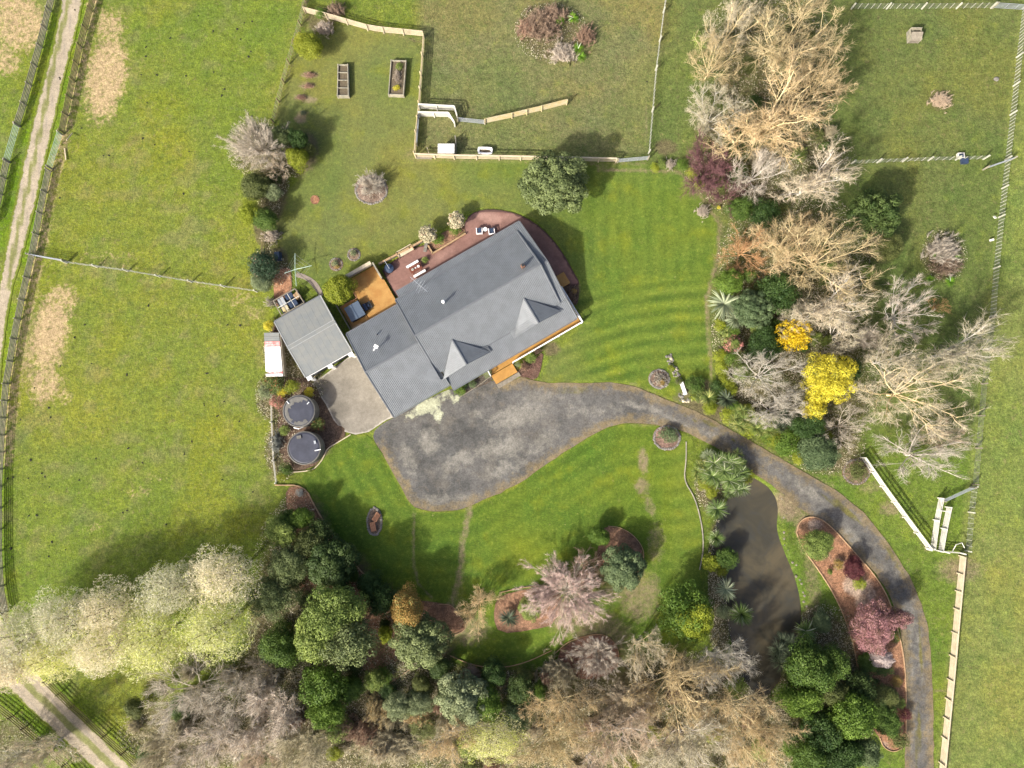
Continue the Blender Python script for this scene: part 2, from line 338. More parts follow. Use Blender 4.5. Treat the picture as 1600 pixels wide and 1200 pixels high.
def paint_grass(X, Y, PX, PY, edge=None):
    n = X.size; c = np.tile(C_PAD, (n, 1))
    def mixin(col, w):
        nonlocal c
        w = np.clip(w, 0, 1)[:, None]; c = c*(1-w)+np.asarray(col)*w
    wob = (fbm(X, Y, .12, 3)-.5)*18
    L = lambda a, b, v: sstep((v-a)/(b-a))
    fx = 1045-(PY/240)*35                                                     # the fence between the two northern paddocks
    mixin(C_PADO, L(640, 670, PX+wob)*L(275, 235, PY)); mixin(C_MID*.96+.004, L(-6, 6, PX-fx)*L(300, 240, PY)*1.0)
    mixin(C_YARD, inside(PX, PY, YARD)*1.)
    mixin(C_LAWN*1.05, inside(PX, PY, YARD)*L(820, 960, PX+wob)*L(230, 330, PY)); mixin(C_LAWN*1.12, inside(PX, PY, YARD)*L(640, 760, PX+wob)*L(360, 250, PY)*L(235, 252, PY)*.5)
    mixin(C_LAWN*1.0, inside(PX, PY, YARD)*L(380, 440, PY+wob+(PX-560)*.35)*L(830, 780, PX)*.7)
    mixin(C_LAWN*np.array((.88,.97,.85)), inside(PX, PY, FRONT_LAWN)*1.); mixin((.135,.17,.015), inside(PX, PY, FRONT_LAWN)*blobs(PX, PY, [(830,860,40,50,.35,35),(900,770,60,20,.2,-20),(1050,800,20,60,.3)]))
    mixin(C_MID, (~inside(PX, PY, YARD))*L(1060, 1080, PX)*L(880, 860, PY-(PX-1300)*.0))
    mixin(C_LAWN*1.1, L(640, 700, PY)*L(1430, 1420, PX-(PY-640)*.35)*L(1040, 1060, PX))
    mixin(C_LAWN*1.25, L(700, 720, PY)*L(1270, 1290, PX)*L(1540, 1530, PX))
    bx = 1600-(PY-10)*.11
    mixin(C_FAR, L(-6, 6, PX-bx+6))
    verge = strokes(PX, PY, [([(131,-20),(92,200),(60,300),(20,480),(2,620)],11,1),([(100,-20),(40,220),(0,380)],12,1),([(14,700),(4,800),(14,960)],14,.7),([(20,1060),(150,1190)],60,.8)])
    mixin((.115,.185,.008), verge)
    pat = fbm(X, Y, .5, 91); mixin((.20,.175,.095), L(.56,.72,pat)*.35*(PX < 430)); big = fbm(X, Y, .09, 41); mixin(c*np.array((.86,.97,.8)), L(.5, .68, big)*.8); mixin(c*np.array((1.22,1.08,.9)), L(.48, .3, big)*.7)
    mid = fbm(X, Y, .35, 61); mixin(c*np.array((1.18,1.1,1.0)), L(.55, .75, mid)*.7); mixin(c*np.array((.8,.92,.9)), L(.45, .25, mid)*.6)
    yl = L(.56, .72, fbm(X, Y, .16, 77))*(PX < 430); mixin((.185,.200,.012), yl*.4)
    dry = np.maximum(blobs(PX, PY, DRY), strokes(PX, PY, STROKE_DRY)); worn = np.maximum(blobs(PX, PY, WORN), strokes(PX, PY, STROKE_WORN))
    lit = blobs(PX, PY, LITTER)
    inl = inside(PX, PY, YARD)|inside(PX, PY, FRONT_LAWN)
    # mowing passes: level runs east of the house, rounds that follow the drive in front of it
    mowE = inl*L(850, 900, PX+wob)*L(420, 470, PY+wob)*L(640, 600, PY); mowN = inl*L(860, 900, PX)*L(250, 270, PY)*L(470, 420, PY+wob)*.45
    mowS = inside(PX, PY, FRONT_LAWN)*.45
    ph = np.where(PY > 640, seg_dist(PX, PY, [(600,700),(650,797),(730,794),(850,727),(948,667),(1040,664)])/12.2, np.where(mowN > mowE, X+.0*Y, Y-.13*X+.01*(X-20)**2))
    far = L(-4, 8, PX-bx)
    return {'Col': c, 'dry': dry*.74, 'worn': worn*.80, 'litter': lit, 'mow': np.maximum(np.maximum(mowE, mowN), mowS), 'mph': ph, 'lump': far}

M = {}
GRASS_HUE = [(5.0,(.17,.15,.085),.50,.74,.42),(1.9,(.085,.125,.03),.5,.68,.5),(.45,(.18,.19,.014),.54,.74,.22),(1.3,(.20,.155,.085),.58,.74,.42),(.7,(.045,.095,.012),.56,.75,.34)]
GR = [('worn',(.21,.165,.10),2.2,1.0,.34),('dry',(.40,.30,.165),2.0,1.8,.30),('litter',(.125,.110,.055),1.6,1.0,.28)]
M['paddock'] = groundmat('paddock_grass', GR, grain=((.9,.22),(2.4,.26),(7.,.40)), bmp=(3.0,.65,.30), hue=GRASS_HUE, mow=True)
M['lawn'] = groundmat('mown_lawn', GR, grain=((.6,.12),(2.6,.2),(8.,.36)), bmp=(4.,.4,.15), mow=True, hue=[(2.6,(.15,.175,.03),.54,.72,.45),(5.,(.05,.085,.02),.55,.72,.35),(.35,(.17,.185,.012),.5,.72,.36),(1.1,(.17,.14,.06),.62,.76,.25),(.6,(.045,.095,.012),.55,.75,.35)])

# ground: one sheet; fine grid in and around the picture, a wide skirt to the horizon
def make_ground():
    xs = np.concatenate([[-1500,-600,-250,-130],np.arange(-82,82.01,.42),[130,250,600,1500]])
    ys = np.concatenate([[-1500,-600,-250,-110],np.arange(-52,70.01,.42),[110,250,600,1500]])
    X, Y = np.meshgrid(xs, ys); nx, ny = len(xs), len(ys); X = X.ravel(); Y = Y.ravel()
    PX, PY = to_px(np.clip(X, -90, 90), np.clip(Y, -70, 80))
    A = paint_grass(X, Y, PX, PY)
    wp = [tuple(G(*p)[:2]) for p in smooth_poly(POND)]
    d = seg_dist(X, Y, wp, True); ins = inside(X, Y, wp); sd_ = np.where(ins, -d, d)
    Z = -1.1*sstep((.9-sd_)/2.2)
    Z += .05*(fbm(X, Y, .25, 8)-.5)*(sd_ < 12)
    far = A.pop('lump'); Z += far*(fbm(X, Y, 1.1, 9)-.5)*.16*(np.abs(X) < 90)
    Z -= .03
    idx = np.arange(nx*ny).reshape(ny, nx); q = np.stack([idx[:-1,:-1], idx[:-1,1:], idx[1:,1:], idx[1:,:-1]], -1).reshape(-1, 4)
    me = mesh_np('ground', np.stack([X, Y, Z], 1), quads=q, attrs=A, smooth=True)
    o = link('ground', me, None, M['paddock']); o['kind'] = 'structure'
make_ground()
def pg(X, Y, PX, PY, e): a = paint_grass(X, Y, PX, PY); a.pop('lump'); return a
sheet('lawn', YARD, .0, M['lawn'], pg, jit=.08, step=.45, zj=.02)
sheet('lawn', FRONT_LAWN, .0, M['lawn'], pg, jit=.08, step=.45, zj=.02)

# water
m, nt, nd, lk, bs = newmat('pond_water'); p = wpos(nt)
c = mixc(nt, remap(nt, noise(nt, p, .16, 4, .6, .8), .38, .66, 0, 1, True), (.046,.043,.032), (.092,.076,.047))
c = mixc(nt, remap(nt, noise(nt, p, .45, 4, .6, 1.5), .45, .75, 0, .5, True), c, (.045,.047,.045))
lk.new(c, bs.inputs['Base Color']); bs.inputs['Roughness'].default_value = .06; bs.inputs['IOR'].default_value = 1.33
lk.new(bump(nt, noise(nt, p, 3.5, 2), .12, .03), bs.inputs['Normal']); M['water'] = m
sheet('pond_water', [(x+(x-1180)*.10, y+(y-920)*.03) for x, y in POND], -.34, M['water'], step=2.0)

# drive, road, pads
def pd(X, Y, PX, PY, e):
    pale = blobs(PX, PY, [(810,650,55,22,.66,-15),(850,690,35,16,.6,-40),(780,700,50,20,.68,-12),(720,720,40,16,.55,-30),(668,690,22,24,.62),(640,720,14,30,.6,-20),(790,730,45,16,.55,-25),(690,780,60,12,.58),(920,640,60,14,.45,-6),(1000,635,50,5,.66,14),(1060,660,50,4,.6,28),(1130,690,50,5,.62,28),(1260,765,40,10,.62,35),(1330,840,30,12,.6,45),(1390,900,20,20,.5),(1425,1000,7,80,.52),(1440,1000,4,120,.5),(1425,1150,8,60,.45),(840,620,50,12,.45),(745,650,30,12,.4)])
    lich = blobs(PX, PY, [(668,634,24,11,.95,-25),(685,648,8,12,.85),(640,652,10,4,.7),(695,612,8,12,.85),(712,624,12,6,.7),(655,642,30,8,.6,-25),(940,640,8,2,.6),(1010,655,16,2,.6,12)])
    moss = blobs(PX, PY, [(1110,662,20,4,.66,24),(1150,690,30,3,.6,28),(1080,655,20,3,.6,24),(1325,800,35,6,.66,42),(1300,785,26,5,.6,38),(1437,1040,4,90,.64),(1434,1160,5,70,.66),(1395,870,6,50,.5,-30),(900,610,50,6,.5)])
    rim = np.clip(1.1-e/2.0, 0, 1)*(.68)*sstep((PX-575)/20)*(sstep((seg_dist(PX, PY, [(576,677),(617,651),(704,604),(716,614),(770,592)])-6)/10))
    return {'pale': pale, 'lich': lich, 'moss': moss, 'rim': rim}
M['asphalt'] = groundmat('old_asphalt', [('pale',(.185,.175,.15),1.0,1.6,.30),('rim',(.165,.13,.075),1.1,1.5,.25),('moss',(.115,.105,.035),.8,.8,.2),('lich',(.36,.37,.26),1.8,1.6,.22)],
    grain=((.35,.22),(1.5,.15),(6,.25),(22,.2)), bmp=(9,.35,.04), rough=.85, hue=[(.22,(.072,.072,.068),.47,.62,.8),(.3,(.15,.135,.11),.50,.70,.5),(1.3,(.15,.125,.095),.55,.75,.4)])
sheet('driveway', DRIVE, .03, M['asphalt'], pd, smooth=2, jit=.16, step=.6, col=(.108,.104,.096))
def pr(X, Y, PX, PY, e):
    mid = [(113,-20),(84,100),(66,190),(44,290),(24,380),(12,450)]; mid2 = [(0,1030),(45,1072),(92,1118),(150,1172),(205,1225)]
    return {'mid': np.maximum(strokes(PX, PY, [(mid, 6, .74)]), strokes(PX, PY, [(mid2, 8, .76)])), 'rim': np.clip(1-e/.8, 0, 1)*.8,
            'rut': strokes(PX, PY, [([(102,-20),(74,90),(52,190),(32,290),(14,370)],3.2,.5),([(122,-20),(98,90),(74,190),(56,290),(36,370)],3.2,.5),([(20,1070),(80,1127),(150,1195)],4,.5),([(50,1060),(110,1122),(180,1190)],4,.5)])}
M['gravel'] = groundmat('limestone_gravel', [('mid',(.17,.175,.065),.9,.75,.2),('rut',(.20,.175,.145),.5,.8,.3),('rim',(.12,.15,.02),1.2,1.0,.12)], grain=((.5,.14),(2,.12),(8,.25),(25,.2)), bmp=(8,.4,.05))
sheet('gravel_road', ROAD, .02, M['gravel'], pr, jit=.18, step=.6, col=(.33,.28,.205))
def pc(X, Y, PX, PY, e): return {'stain': blobs(PX, PY, [(530,640,22,18,.62),(505,600,16,20,.7,30),(545,600,20,12,.5)]), 'edge': np.clip(1-e/.25, 0, 1)*.8}
M['concrete'] = groundmat('worn_concrete', [('stain',(.15,.135,.11),.8,.8,.3),('edge',(.36,.33,.28),2,.4,.2)], grain=((.4,.18),(2,.12),(9,.15)), bmp=(10,.2,.02))
sheet('concrete_apron', CONCRETE, .05, M['concrete'], pc, smooth=0, jit=.02, step=.5, col=(.215,.195,.16))
M['path'] = groundmat('pebbled_path', [], grain=((2,.15),(12,.3)), bmp=(10,.4,.03))
sheet('garden_path', GRAVEL_PATH, .04, M['path'], jit=.05, step=.5, col=(.24,.20,.165))
# patio: pink stained concrete with sawn joints
def pp(X, Y, PX, PY, e): return {'wash': blobs(PX, PY, [(765,340,26,10,.62,10),(690,400,30,10,.5,-30),(800,340,20,9,.5)]), 'edge': np.clip(1-e/.22, 0, 1)}
M['patio'] = groundmat('red_patio', [('wash',(.30,.185,.15),.5,.5,.3),('edge',(.085,.05,.042),2,.3,.2)], grain=((.5,.16),(2.5,.12),(12,.14)), bmp=(12,.15,.02), rough=.8)
sheet('patio', PATIO, .08, M['patio'], pp, smooth=1, jit=0, step=.5, col=(.20,.112,.092))
M['bark'] = groundmat('bark_mulch', [('worn',(.42,.31,.23),.8,.9,.25),('edge',(.13,.085,.055),1.5,.8,.25)], grain=((.8,.25),(4,.45),(13,.55)), bmp=(6,.9,.15), hue=[(.5,(.10,.07,.05),.5,.7,.7)])
def pb(X, Y, PX, PY, e): return {'worn': blobs(PX, PY, [(1275,820,16,12,.65),(1335,915,24,18,.8,40),(1350,930,20,30,.62),(1315,880,20,16,.5),(1380,1170,14,14,.7),(1290,870,14,10,.5)]), 'edge': np.clip(1-e/.5, 0, 1)*.5}
BED_C = (.27,.155,.095)
BEDS = {
 'island': [(1243,830),(1248,815),(1262,807),(1280,809),(1300,824),(1335,863),(1366,898),(1387,932),(1400,975),(1411,1020),(1416,1070),(1416,1150),(1412,1168),(1395,1176),(1380,1168),(1374,1150),(1345,1120),(1342,1060),(1336,1020),(1325,978),(1305,932),(1280,892),(1252,856)],
 'west_corner': [(446,760),(475,760),(490,790),(510,822),(540,860),(560,890),(592,917),(640,936),(700,944),(706,944),(732,982),(705,992),(650,1020),(560,1060),(520,1000),(470,930),(455,860),(448,800)],
 'oval_top': [(940,826),(955,822),(985,832),(1002,850),(1006,880),(990,905),(950,910),(930,880)],
 'centre': [(775,935),(800,925),(850,915),(880,925),(870,975),(830,985),(780,990),(770,965)],
 'oval_low': [(868,1020),(900,998),(935,990),(958,998),(968,1020),(962,1050),(920,1065),(880,1050)],
 'path_bark': [(427,423),(454,416),(456,440),(455,468),(442,478),(428,478)],
 'patio_bed': [(664,381),(700,358),(726,350),(728,364),(676,394)],
 'garage_bed': [(792,590),(835,562),(850,548),(846,575),(838,595),(818,588)],
 'tank_bed': [(432,590),(490,590),(515,650),(548,676),(512,700),(505,712),(490,732),(436,738)],
 'side_bed': [(872,452),(893,441),(905,445),(904,470),(898,480)],
 'south_wall': [(710,612),(768,578),(778,592),(716,618)],
}
bed_cols = {'island': (.33,.175,.10), 'tank_bed': (.125,.085,.06), 'garage_bed': (.14,.08,.06), 'path_bark': (.36,.19,.11), 'side_bed': (.10,.07,.05), 'south_wall': (.10,.09,.075), 'oval_low': (.23,.13,.09)}
for k, pts in BEDS.items(): sheet('garden_bed', pts, .045 if k != 'south_wall' else .06, M['bark'], pb, smooth=1, jit=.05, step=.45, col=bed_cols.get(k, BED_C), zj=.08)
for (x, y, rx, ry, cc) in [(525,413,10.5,10,(.24,.16,.10)),(553,398,10,10,(.22,.16,.11)),(492,312,7,6.5,(.36,.18,.10)),(580,296,25,22,(.24,.18,.14)),(585,815,12,21,(.16,.12,.09)),(1030,592,16,15,(.17,.12,.09)),(1042,684,21,19,(.22,.14,.11)),(1338,737,21,20,(.18,.13,.09))]:
    sheet('garden_bed', [(x+rx*1.1*math.cos(t*math.pi/5), y+ry*1.1*math.sin(t*math.pi/5)) for t in range(10)], .04, M['bark'], pb, smooth=1, jit=.08, step=.4, col=cc, zj=.08)
# ------------------------------------------------------------------ plain materials
M['roof'] = plain('grey_roof_steel', (.172,.186,.196), rough=.46, var=.16, scale=.8, spec=.5, metal=.2)
M['roof_g'] = plain('faded_roof_steel', (.165,.178,.176), rough=.5, var=.2, scale=1.1, spec=.4, col2=(.195,.20,.185))
M['flash'] = plain('roof_flashing', (.13,.14,.15), rough=.45, var=.1)
M['flash_l'] = plain('pale_ridge_cap', (.33,.34,.33), rough=.5, var=.1)
M['wall'] = plain('cream_weatherboard', (.62,.60,.54), rough=.6, var=.08)
M['white'] = plain('white_paint', (.80,.80,.78), rough=.5, var=.05)
M['dark'] = plain('dark_grey', (.03,.032,.035), rough=.5, var=.2)
M['glass'] = plain('window_glass', (.03,.04,.05), rough=.08, var=.1, spec=.6)
M['deck'] = plain('oiled_pine_deck', (.43,.245,.075), rough=.6, var=.35, scale=.9, col2=(.36,.18,.05), bmp=.3)
M['deck2'] = plain('oiled_pine_deck_new', (.44,.235,.06), rough=.6, var=.2, scale=1.2)
M['rail'] = plain('weathered_rail', (.34,.31,.23), rough=.8, var=.35, scale=1.5, col2=(.20,.19,.15), bmp=.5)
M['railbrown'] = plain('lichened_rail', (.17,.14,.085), rough=.85, var=.4, scale=1.2, col2=(.23,.20,.08), bmp=.5)
M['raillight'] = plain('pale_pine_rail', (.58,.49,.34), rough=.75, var=.2, scale=1.5, bmp=.4)
M['railyellow'] = plain('yellowed_pine_rail', (.50,.40,.20), rough=.75, var=.25, scale=1.5, col2=(.50,.44,.30), bmp=.4)
M['railwhite'] = plain('whitened_rail', (.66,.64,.56), rough=.7, var=.15, scale=1.5)
M['steel'] = plain('galvanised_steel', (.46,.49,.51), rough=.4, var=.15, metal=.35)
M['green_steel'] = plain('gate_mesh_steel', (.40,.52,.42), rough=.45, var=.15, metal=.2)
M['wire'] = plain('fence_wire', (.45,.46,.44), rough=.4, var=.1, metal=.5)
M['batten'] = plain('fence_batten', (.50,.50,.40), rough=.8, var=.3, scale=3)
M['timber'] = plain('garden_timber', (.40,.27,.15), rough=.75, var=.3, scale=3, bmp=.4)
M['greywood'] = plain('silvered_timber', (.25,.22,.17), rough=.85, var=.3, scale=3, bmp=.5)
M['edging'] = plain('bed_edging_timber', (.46,.30,.17), rough=.8, var=.3, scale=2)
M['tank'] = plain('tank_lid_plastic', (.058,.062,.082), rough=.45, var=.25, scale=.8)
M['tankc'] = plain('tank_concrete', (.15,.145,.13), rough=.8, var=.25, scale=1.5)
M['navy'] = plain('navy_cover', (.035,.055,.10), rough=.6, var=.2, scale=3)
M['spa'] = plain('spa_cover_vinyl', (.085,.115,.16), rough=.45, var=.12, scale=2)
M['redwood'] = plain('stained_table_top', (.16,.055,.035), rough=.5, var=.2, scale=4)
M['stone'] = plain('field_stone', (.22,.205,.175), rough=.9, var=.4, scale=3, bmp=.5)
M['soil'] = plain('bed_soil', (.10,.075,.05), rough=.95, var=.4, scale=5, bmp=.8, col2=(.13,.11,.07))
M['redpaint'] = plain('faded_red_iron', (.48,.13,.12), rough=.6, var=.3, scale=2, col2=(.62,.42,.40))
M['whiteiron'] = plain('white_iron', (.80,.79,.78), rough=.5, var=.1, scale=1.2, col2=(.72,.68,.68))
M['brick'] = plain('brown_stack_brick', (.22,.12,.08), rough=.9, var=.3, scale=6)
M['pot'] = plain('glazed_pots', (.55,.56,.48), rough=.4, var=.3, scale=5)
M['sleeper'] = plain('tan_sleeper', (.40,.20,.11), rough=.8, var=.3, scale=4, bmp=.4)
M['dung'] = plain('dark_clods', (.035,.033,.025), rough=1, var=.4)

# ------------------------------------------------------------------ roofs: ribbed sheets cut to their slope
def roof_slope(name, poly, eave, mat, parent, pitch=.21, rib=.022, w=.09, thick=.06, flat=False):
    """poly: 3D points in the parent's frame; eave: direction along the eave. Ribs run straight down the slope."""
    P = [Vector(p) for p in poly]; e = Vector(eave).normalized()
    nrm = Vector((0,0,0)); c = sum(P, Vector())/len(P)
    for i in range(len(P)): nrm += (P[i]-c).cross(P[(i+1)%len(P)]-c)
    nrm.normalize()
    if nrm.z < 0: nrm = -nrm; P.reverse()
    e = (e-nrm*e.dot(nrm)).normalized(); s = nrm.cross(e)
    q = [((p-c).dot(e), (p-c).dot(s), (p-c).dot(nrm)) for p in P]
    mb = MB(); n = len(P)
    mb.add([p for p in P]+[p-nrm*thick for p in P], [tuple(range(n)), tuple(reversed(range(n, 2*n)))]+[(i, n+i, n+(i+1)%n, (i+1)%n) for i in range(n)])
    if rib:
        u0 = min(a[0] for a in q); u1 = max(a[0] for a in q); k = int((u1-u0)/pitch); off = ((u1-u0)-k*pitch)/2
        for i in range(k+1):
            u = u0+off+i*pitch
            xs = []
            for j in range(n):
                a = q[j]; b = q[(j+1)%n]
                if (a[0] > u) != (b[0] > u):
                    t = (u-a[0])/(b[0]-a[0]); xs.append((a[1]+t*(b[1]-a[1]), a[2]+t*(b[2]-a[2])))
            xs.sort()
            for (s0, h0), (s1, h1) in zip(xs[0::2], xs[1::2]):
                if s1-s0 < .15: continue
                s0 += .03; s1 -= .03; A = c+e*u+s*s0+nrm*(h0+.002); B = c+e*u+s*s1+nrm*(h1+.002)
                vs = []
                for Q in (A, B): vs += [Q-e*w/2, Q-e*w*.22+nrm*rib, Q+e*w*.22+nrm*rib, Q+e*w/2]
                mb.add(vs, [(0,4,5,1),(1,5,6,2),(2,6,7,3),(0,1,2,3),(7,6,5,4)])
    return link(name, mb.mesh(name), parent, mat)

A0 = math.radians(30.3)
def UV(u, v, z=0): return Vector((u*math.cos(A0)-v*math.sin(A0), u*math.sin(A0)+v*math.cos(A0), z))
HO = (5.5, 16.5)
house = empty('house', UV(*HO), A0, 'long single-storey house with dark grey ribbed roof and two dormers beside the asphalt drive', 'house')
def h(u, v, z): return (u-HO[0], v-HO[1], z)
def hb(name, mb, mat): return link(name, mb.mesh(name), house, mat)
EU = (1,0,0); EV = (0,1,0)
# walls
mb = MB(); mb.prism([h(-3.3,12.3,0)[:2], h(13.9,12.3,0)[:2], h(13.9,22.3,0)[:2], h(-3.3,22.3,0)[:2]], 0, 2.72); hb('wall', mb, M['wall'])
mb = MB(); mb.prism([h(-10.8,10.5,0)[:2], h(-3.31,10.5,0)[:2], h(-3.31,21.8,0)[:2], h(-10.8,21.8,0)[:2]], 0, 2.45); hb('wall', mb, M['wall'])
zr, rv = 5.4, 17.05
# gable end walls in the roof space
mb = MB(); mb.add([h(-3.45,12.3,2.8), h(-3.45,22.3,2.8), h(-3.45,rv,5.15), h(-3.3,12.3,2.8), h(-3.3,22.3,2.8), h(-3.3,rv,5.15)], [(0,2,1),(3,4,5),(0,3,5,2),(1,2,5,4)]); hb('gable_wall', mb, M['wall'])
mb = MB(); mb.add([h(13.75,12.3,2.8), h(13.75,22.3,2.8), h(13.75,rv,5.15), h(13.9,12.3,2.8), h(13.9,22.3,2.8), h(13.9,rv,5.15)], [(0,1,2),(3,5,4),(0,2,5,3),(1,4,5,2)]); hb('gable_wall', mb, M['wall'])
# main roof
sl_n = (zr-2.9)/(22.77-rv); sl_s = (zr-2.9)/(rv-11.95)
roof_slope('roof_slope', [h(-3.75,22.77,2.9), h(14.0,22.77,2.9), h(14.0,rv,zr), h(-3.75,rv,zr)], EU, M['roof'], house)
# south slope is cut out behind the two dormers
zs = lambda v: 2.9+(v-11.95)*sl_s
D1, D2, AV = -.08, 10.22, 14.6
za = zs(AV)
roof_slope('roof_slope', [h(-3.75,11.95,2.9), h(D1-2.54,11.95,2.9), h(D1,AV,za), h(D1+2.6,12.1,zs(12.1)), h(D1+2.75,11.95,2.9), h(D2-2.75,11.95,2.9), h(D2-2.6,12.1,zs(12.1)), h(D2,AV,za), h(D2+2.54,11.95,2.9), h(14.0,11.95,2.9), h(14.0,rv,zr), h(-3.75,rv,zr)], EU, M['roof'], house)
# wing roof
roof_slope('roof_slope', [h(-11.25,22.22,2.6), h(-3.8,22.22,2.6), h(-3.8,16.35,4.7), h(-11.25,16.35,4.7)], EU, M['roof'], house)
roof_slope('roof_slope', [h(-11.25,10.08,2.6), h(-3.15,10.08,2.6), h(-3.15,11.1,2.97), h(-3.8,11.1,2.97), h(-3.8,16.35,4.7), h(-11.25,16.35,4.7)], EU, M['roof'], house)
mb = MB(); mb.add([h(-10.8,10.5,2.5), h(-10.8,21.8,2.5), h(-10.8,16.35,4.6), h(-10.6,10.5,2.5), h(-10.6,21.8,2.5), h(-10.6,16.35,4.6)], [(0,2,1),(3,4,5),(0,3,5,2),(1,2,5,4)]); hb('gable_wall', mb, M['wall'])
# verandah roofs
roof_slope('verandah_roof', [h(-3.2,23.78,2.48), h(14.0,23.78,2.48), h(14.0,22.6,2.74), h(-3.2,22.6,2.74)], EU, M['roof'], house)
roof_slope('verandah_roof', [h(14.02,23.78,2.48), h(15.0,23.78,2.48), h(15.0,17.0,4.9), h(14.02,17.0,4.9)], EU, M['roof'], house)
roof_slope('verandah_roof', [h(14.02,12.0,2.78), h(15.0,12.0,2.78), h(15.0,17.0,4.9), h(14.02,17.0,4.9)], EU, M['roof'], house)
roof_slope('verandah_roof', [h(-3.1,9.3,2.36), h(15.0,9.3,2.36), h(15.0,11.98,2.76), h(-3.1,11.98,2.76)], EU, M['roof'], house)
# dormers
for c0, left in ((D1, True), (D2, False)):
    zf, ze, vf = za+.02, 2.93, 10.97
    for sgn in (-1, 1):
        outer = (sgn < 0) == left
        if outer: poly = [h(c0, AV, za+.02), h(c0+sgn*3.48, vf, ze), h(c0, vf, zf)]
        else: poly = [h(c0, AV, za+.02), h(c0+sgn*2.62, 12.1, zs(12.1)+.02), h(c0+sgn*3.45, 12.05, ze), h(c0+sgn*3.45, vf, ze), h(c0, vf, zf)]
        roof_slope('dormer_roof', poly, EV, M['roof'], house, pitch=.22)
    mb = MB(); mb.add([h(c0-3.2, vf+.25, 2.72), h(c0+3.2, vf+.25, 2.72), h(c0, vf+.25, zf-.1), h(c0-3.2, vf+.4, 2.72), h(c0+3.2, vf+.4, 2.72), h(c0, vf+.4, zf-.1)], [(0,1,2),(3,5,4),(0,2,5,3),(1,4,5,2)]); hb('dormer_gable', mb, M['wall'])
    hb('ridge_cap', MB().beam(h(c0, vf-.03, zf+.03), h(c0, AV, za+.05), .16, .05), M['flash'])
# ridge caps, barge flashings, gutters
for a, b, w in [((-3.75,rv,zr+.05),(14.0,rv,zr+.05),.26),((-11.25,16.35,4.75),(-3.8,16.35,4.75),.24),((14.05,17.0,4.95),(15.0,17.0,4.95),.2)]:
    hb('ridge_cap', MB().beam(h(*a), h(*b), w, .04), M['flash'])
for a, b in [((-3.78,22.77,2.92),(-3.78,rv,zr+.03)),((-3.78,12.0,2.92),(-3.78,rv,zr+.03)),((14.03,22.77,2.92),(14.03,rv,zr+.03)),((14.03,12.0,2.92),(14.03,rv,zr+.03)),((-11.28,22.22,2.62),(-11.28,16.35,4.73)),((-11.28,10.08,2.62),(-11.28,16.35,4.73)),((15.03,23.78,2.5),(15.03,17.0,4.93)),((15.03,12.0,2.8),(15.03,17.0,4.93)),((15.03,9.3,2.38),(15.03,12.0,2.8))]:
    hb('barge_flashing', MB().beam(h(*a), h(*b), .12, .09), M['flash'])
for a, b in [((-11.25,22.3,2.53),(-3.8,22.3,2.53)),((-11.25,10.0,2.53),(-3.15,10.0,2.53)),((-3.2,23.86,2.42),(15.0,23.86,2.42)),((-3.1,9.22,2.30),(15.0,9.22,2.30)),((D1+3.5,11.88,2.84),(D2-3.5,11.88,2.84)),((-3.75,22.85,2.86),(14,22.85,2.86))]:
    hb('gutter', MB().beam(h(*a), h(*b), .13, .10), M['flash'])
hb('wall_plate', MB().prism([h(14.15,12.3,0)[:2], h(14.7,12.3,0)[:2], h(14.7,23.3,0)[:2], h(14.15,23.3,0)[:2]], 2.3, 2.45), M['wall'])
# flues and vents
hb('flue', MB().cyl(h(1.35,19.0,4.4), .13, 1.1), M['steel']); hb('flue_cowl', MB().cyl(h(1.35,19.0,5.5), .24, .2, 16, .12), M['white'])
hb('chimney', MB().box(h(12.0,17.9,5.35), (.42,.42,.9)), M['brick']); hb('chimney_cowl', MB().cyl(h(12.0,17.9,5.8), .17, .3), M['dark'])
hb('flue', MB().cyl(h(-7.9,20.0,3.4), .09, .5), M['flash'])
t = MB(); t.cyl(h(-8.6,18.3,4.0), .06, 1.0); t.box(h(-8.75,18.3,5.0), (.75,.16,.12), .5); t.box(h(-8.55,18.4,5.02), (.4,.55,.10), .5); hb('roof_vent', t, M['white'])
# windows and doors under the eaves
def win(u, v, z, w, hh, along, depth=.06):
    d = (w, depth, hh) if along == 'u' else (depth, w, hh)
    f = MB().box(h(u, v, z), (d[0]+(.12 if along == 'u' else 0), d[1]+(.12 if along == 'v' else 0), hh+.12)); fo = link('window', f.mesh('window'), house, M['white'])
    g = MB().box(h(u, v, z), (d[0]+(.04 if along == 'v' else 0), d[1]+(.04 if along == 'u' else 0), hh)); link('pane', g.mesh('pane'), fo, M['glass'])
for u in (-1.5, 1.5, 5.2, 8.2, 11.6): win(u, 12.27, 1.35, 1.4, 1.3, 'u')
for u in (-1, 2.5, 6.5, 10.5): win(u, 22.33, 1.4, 1.6, 1.2, 'u')
for v in (14, 18, 20.5): win(13.93, v, 1.4, 1.4, 1.2, 'v')
for u in (-9, -6): win(u, 10.47, 1.35, 1.5, 1.2, 'u')
hb('front_door', MB().box(h(3.9, 12.26, 1.2), (.95,.08,2.1)), M['dark'])
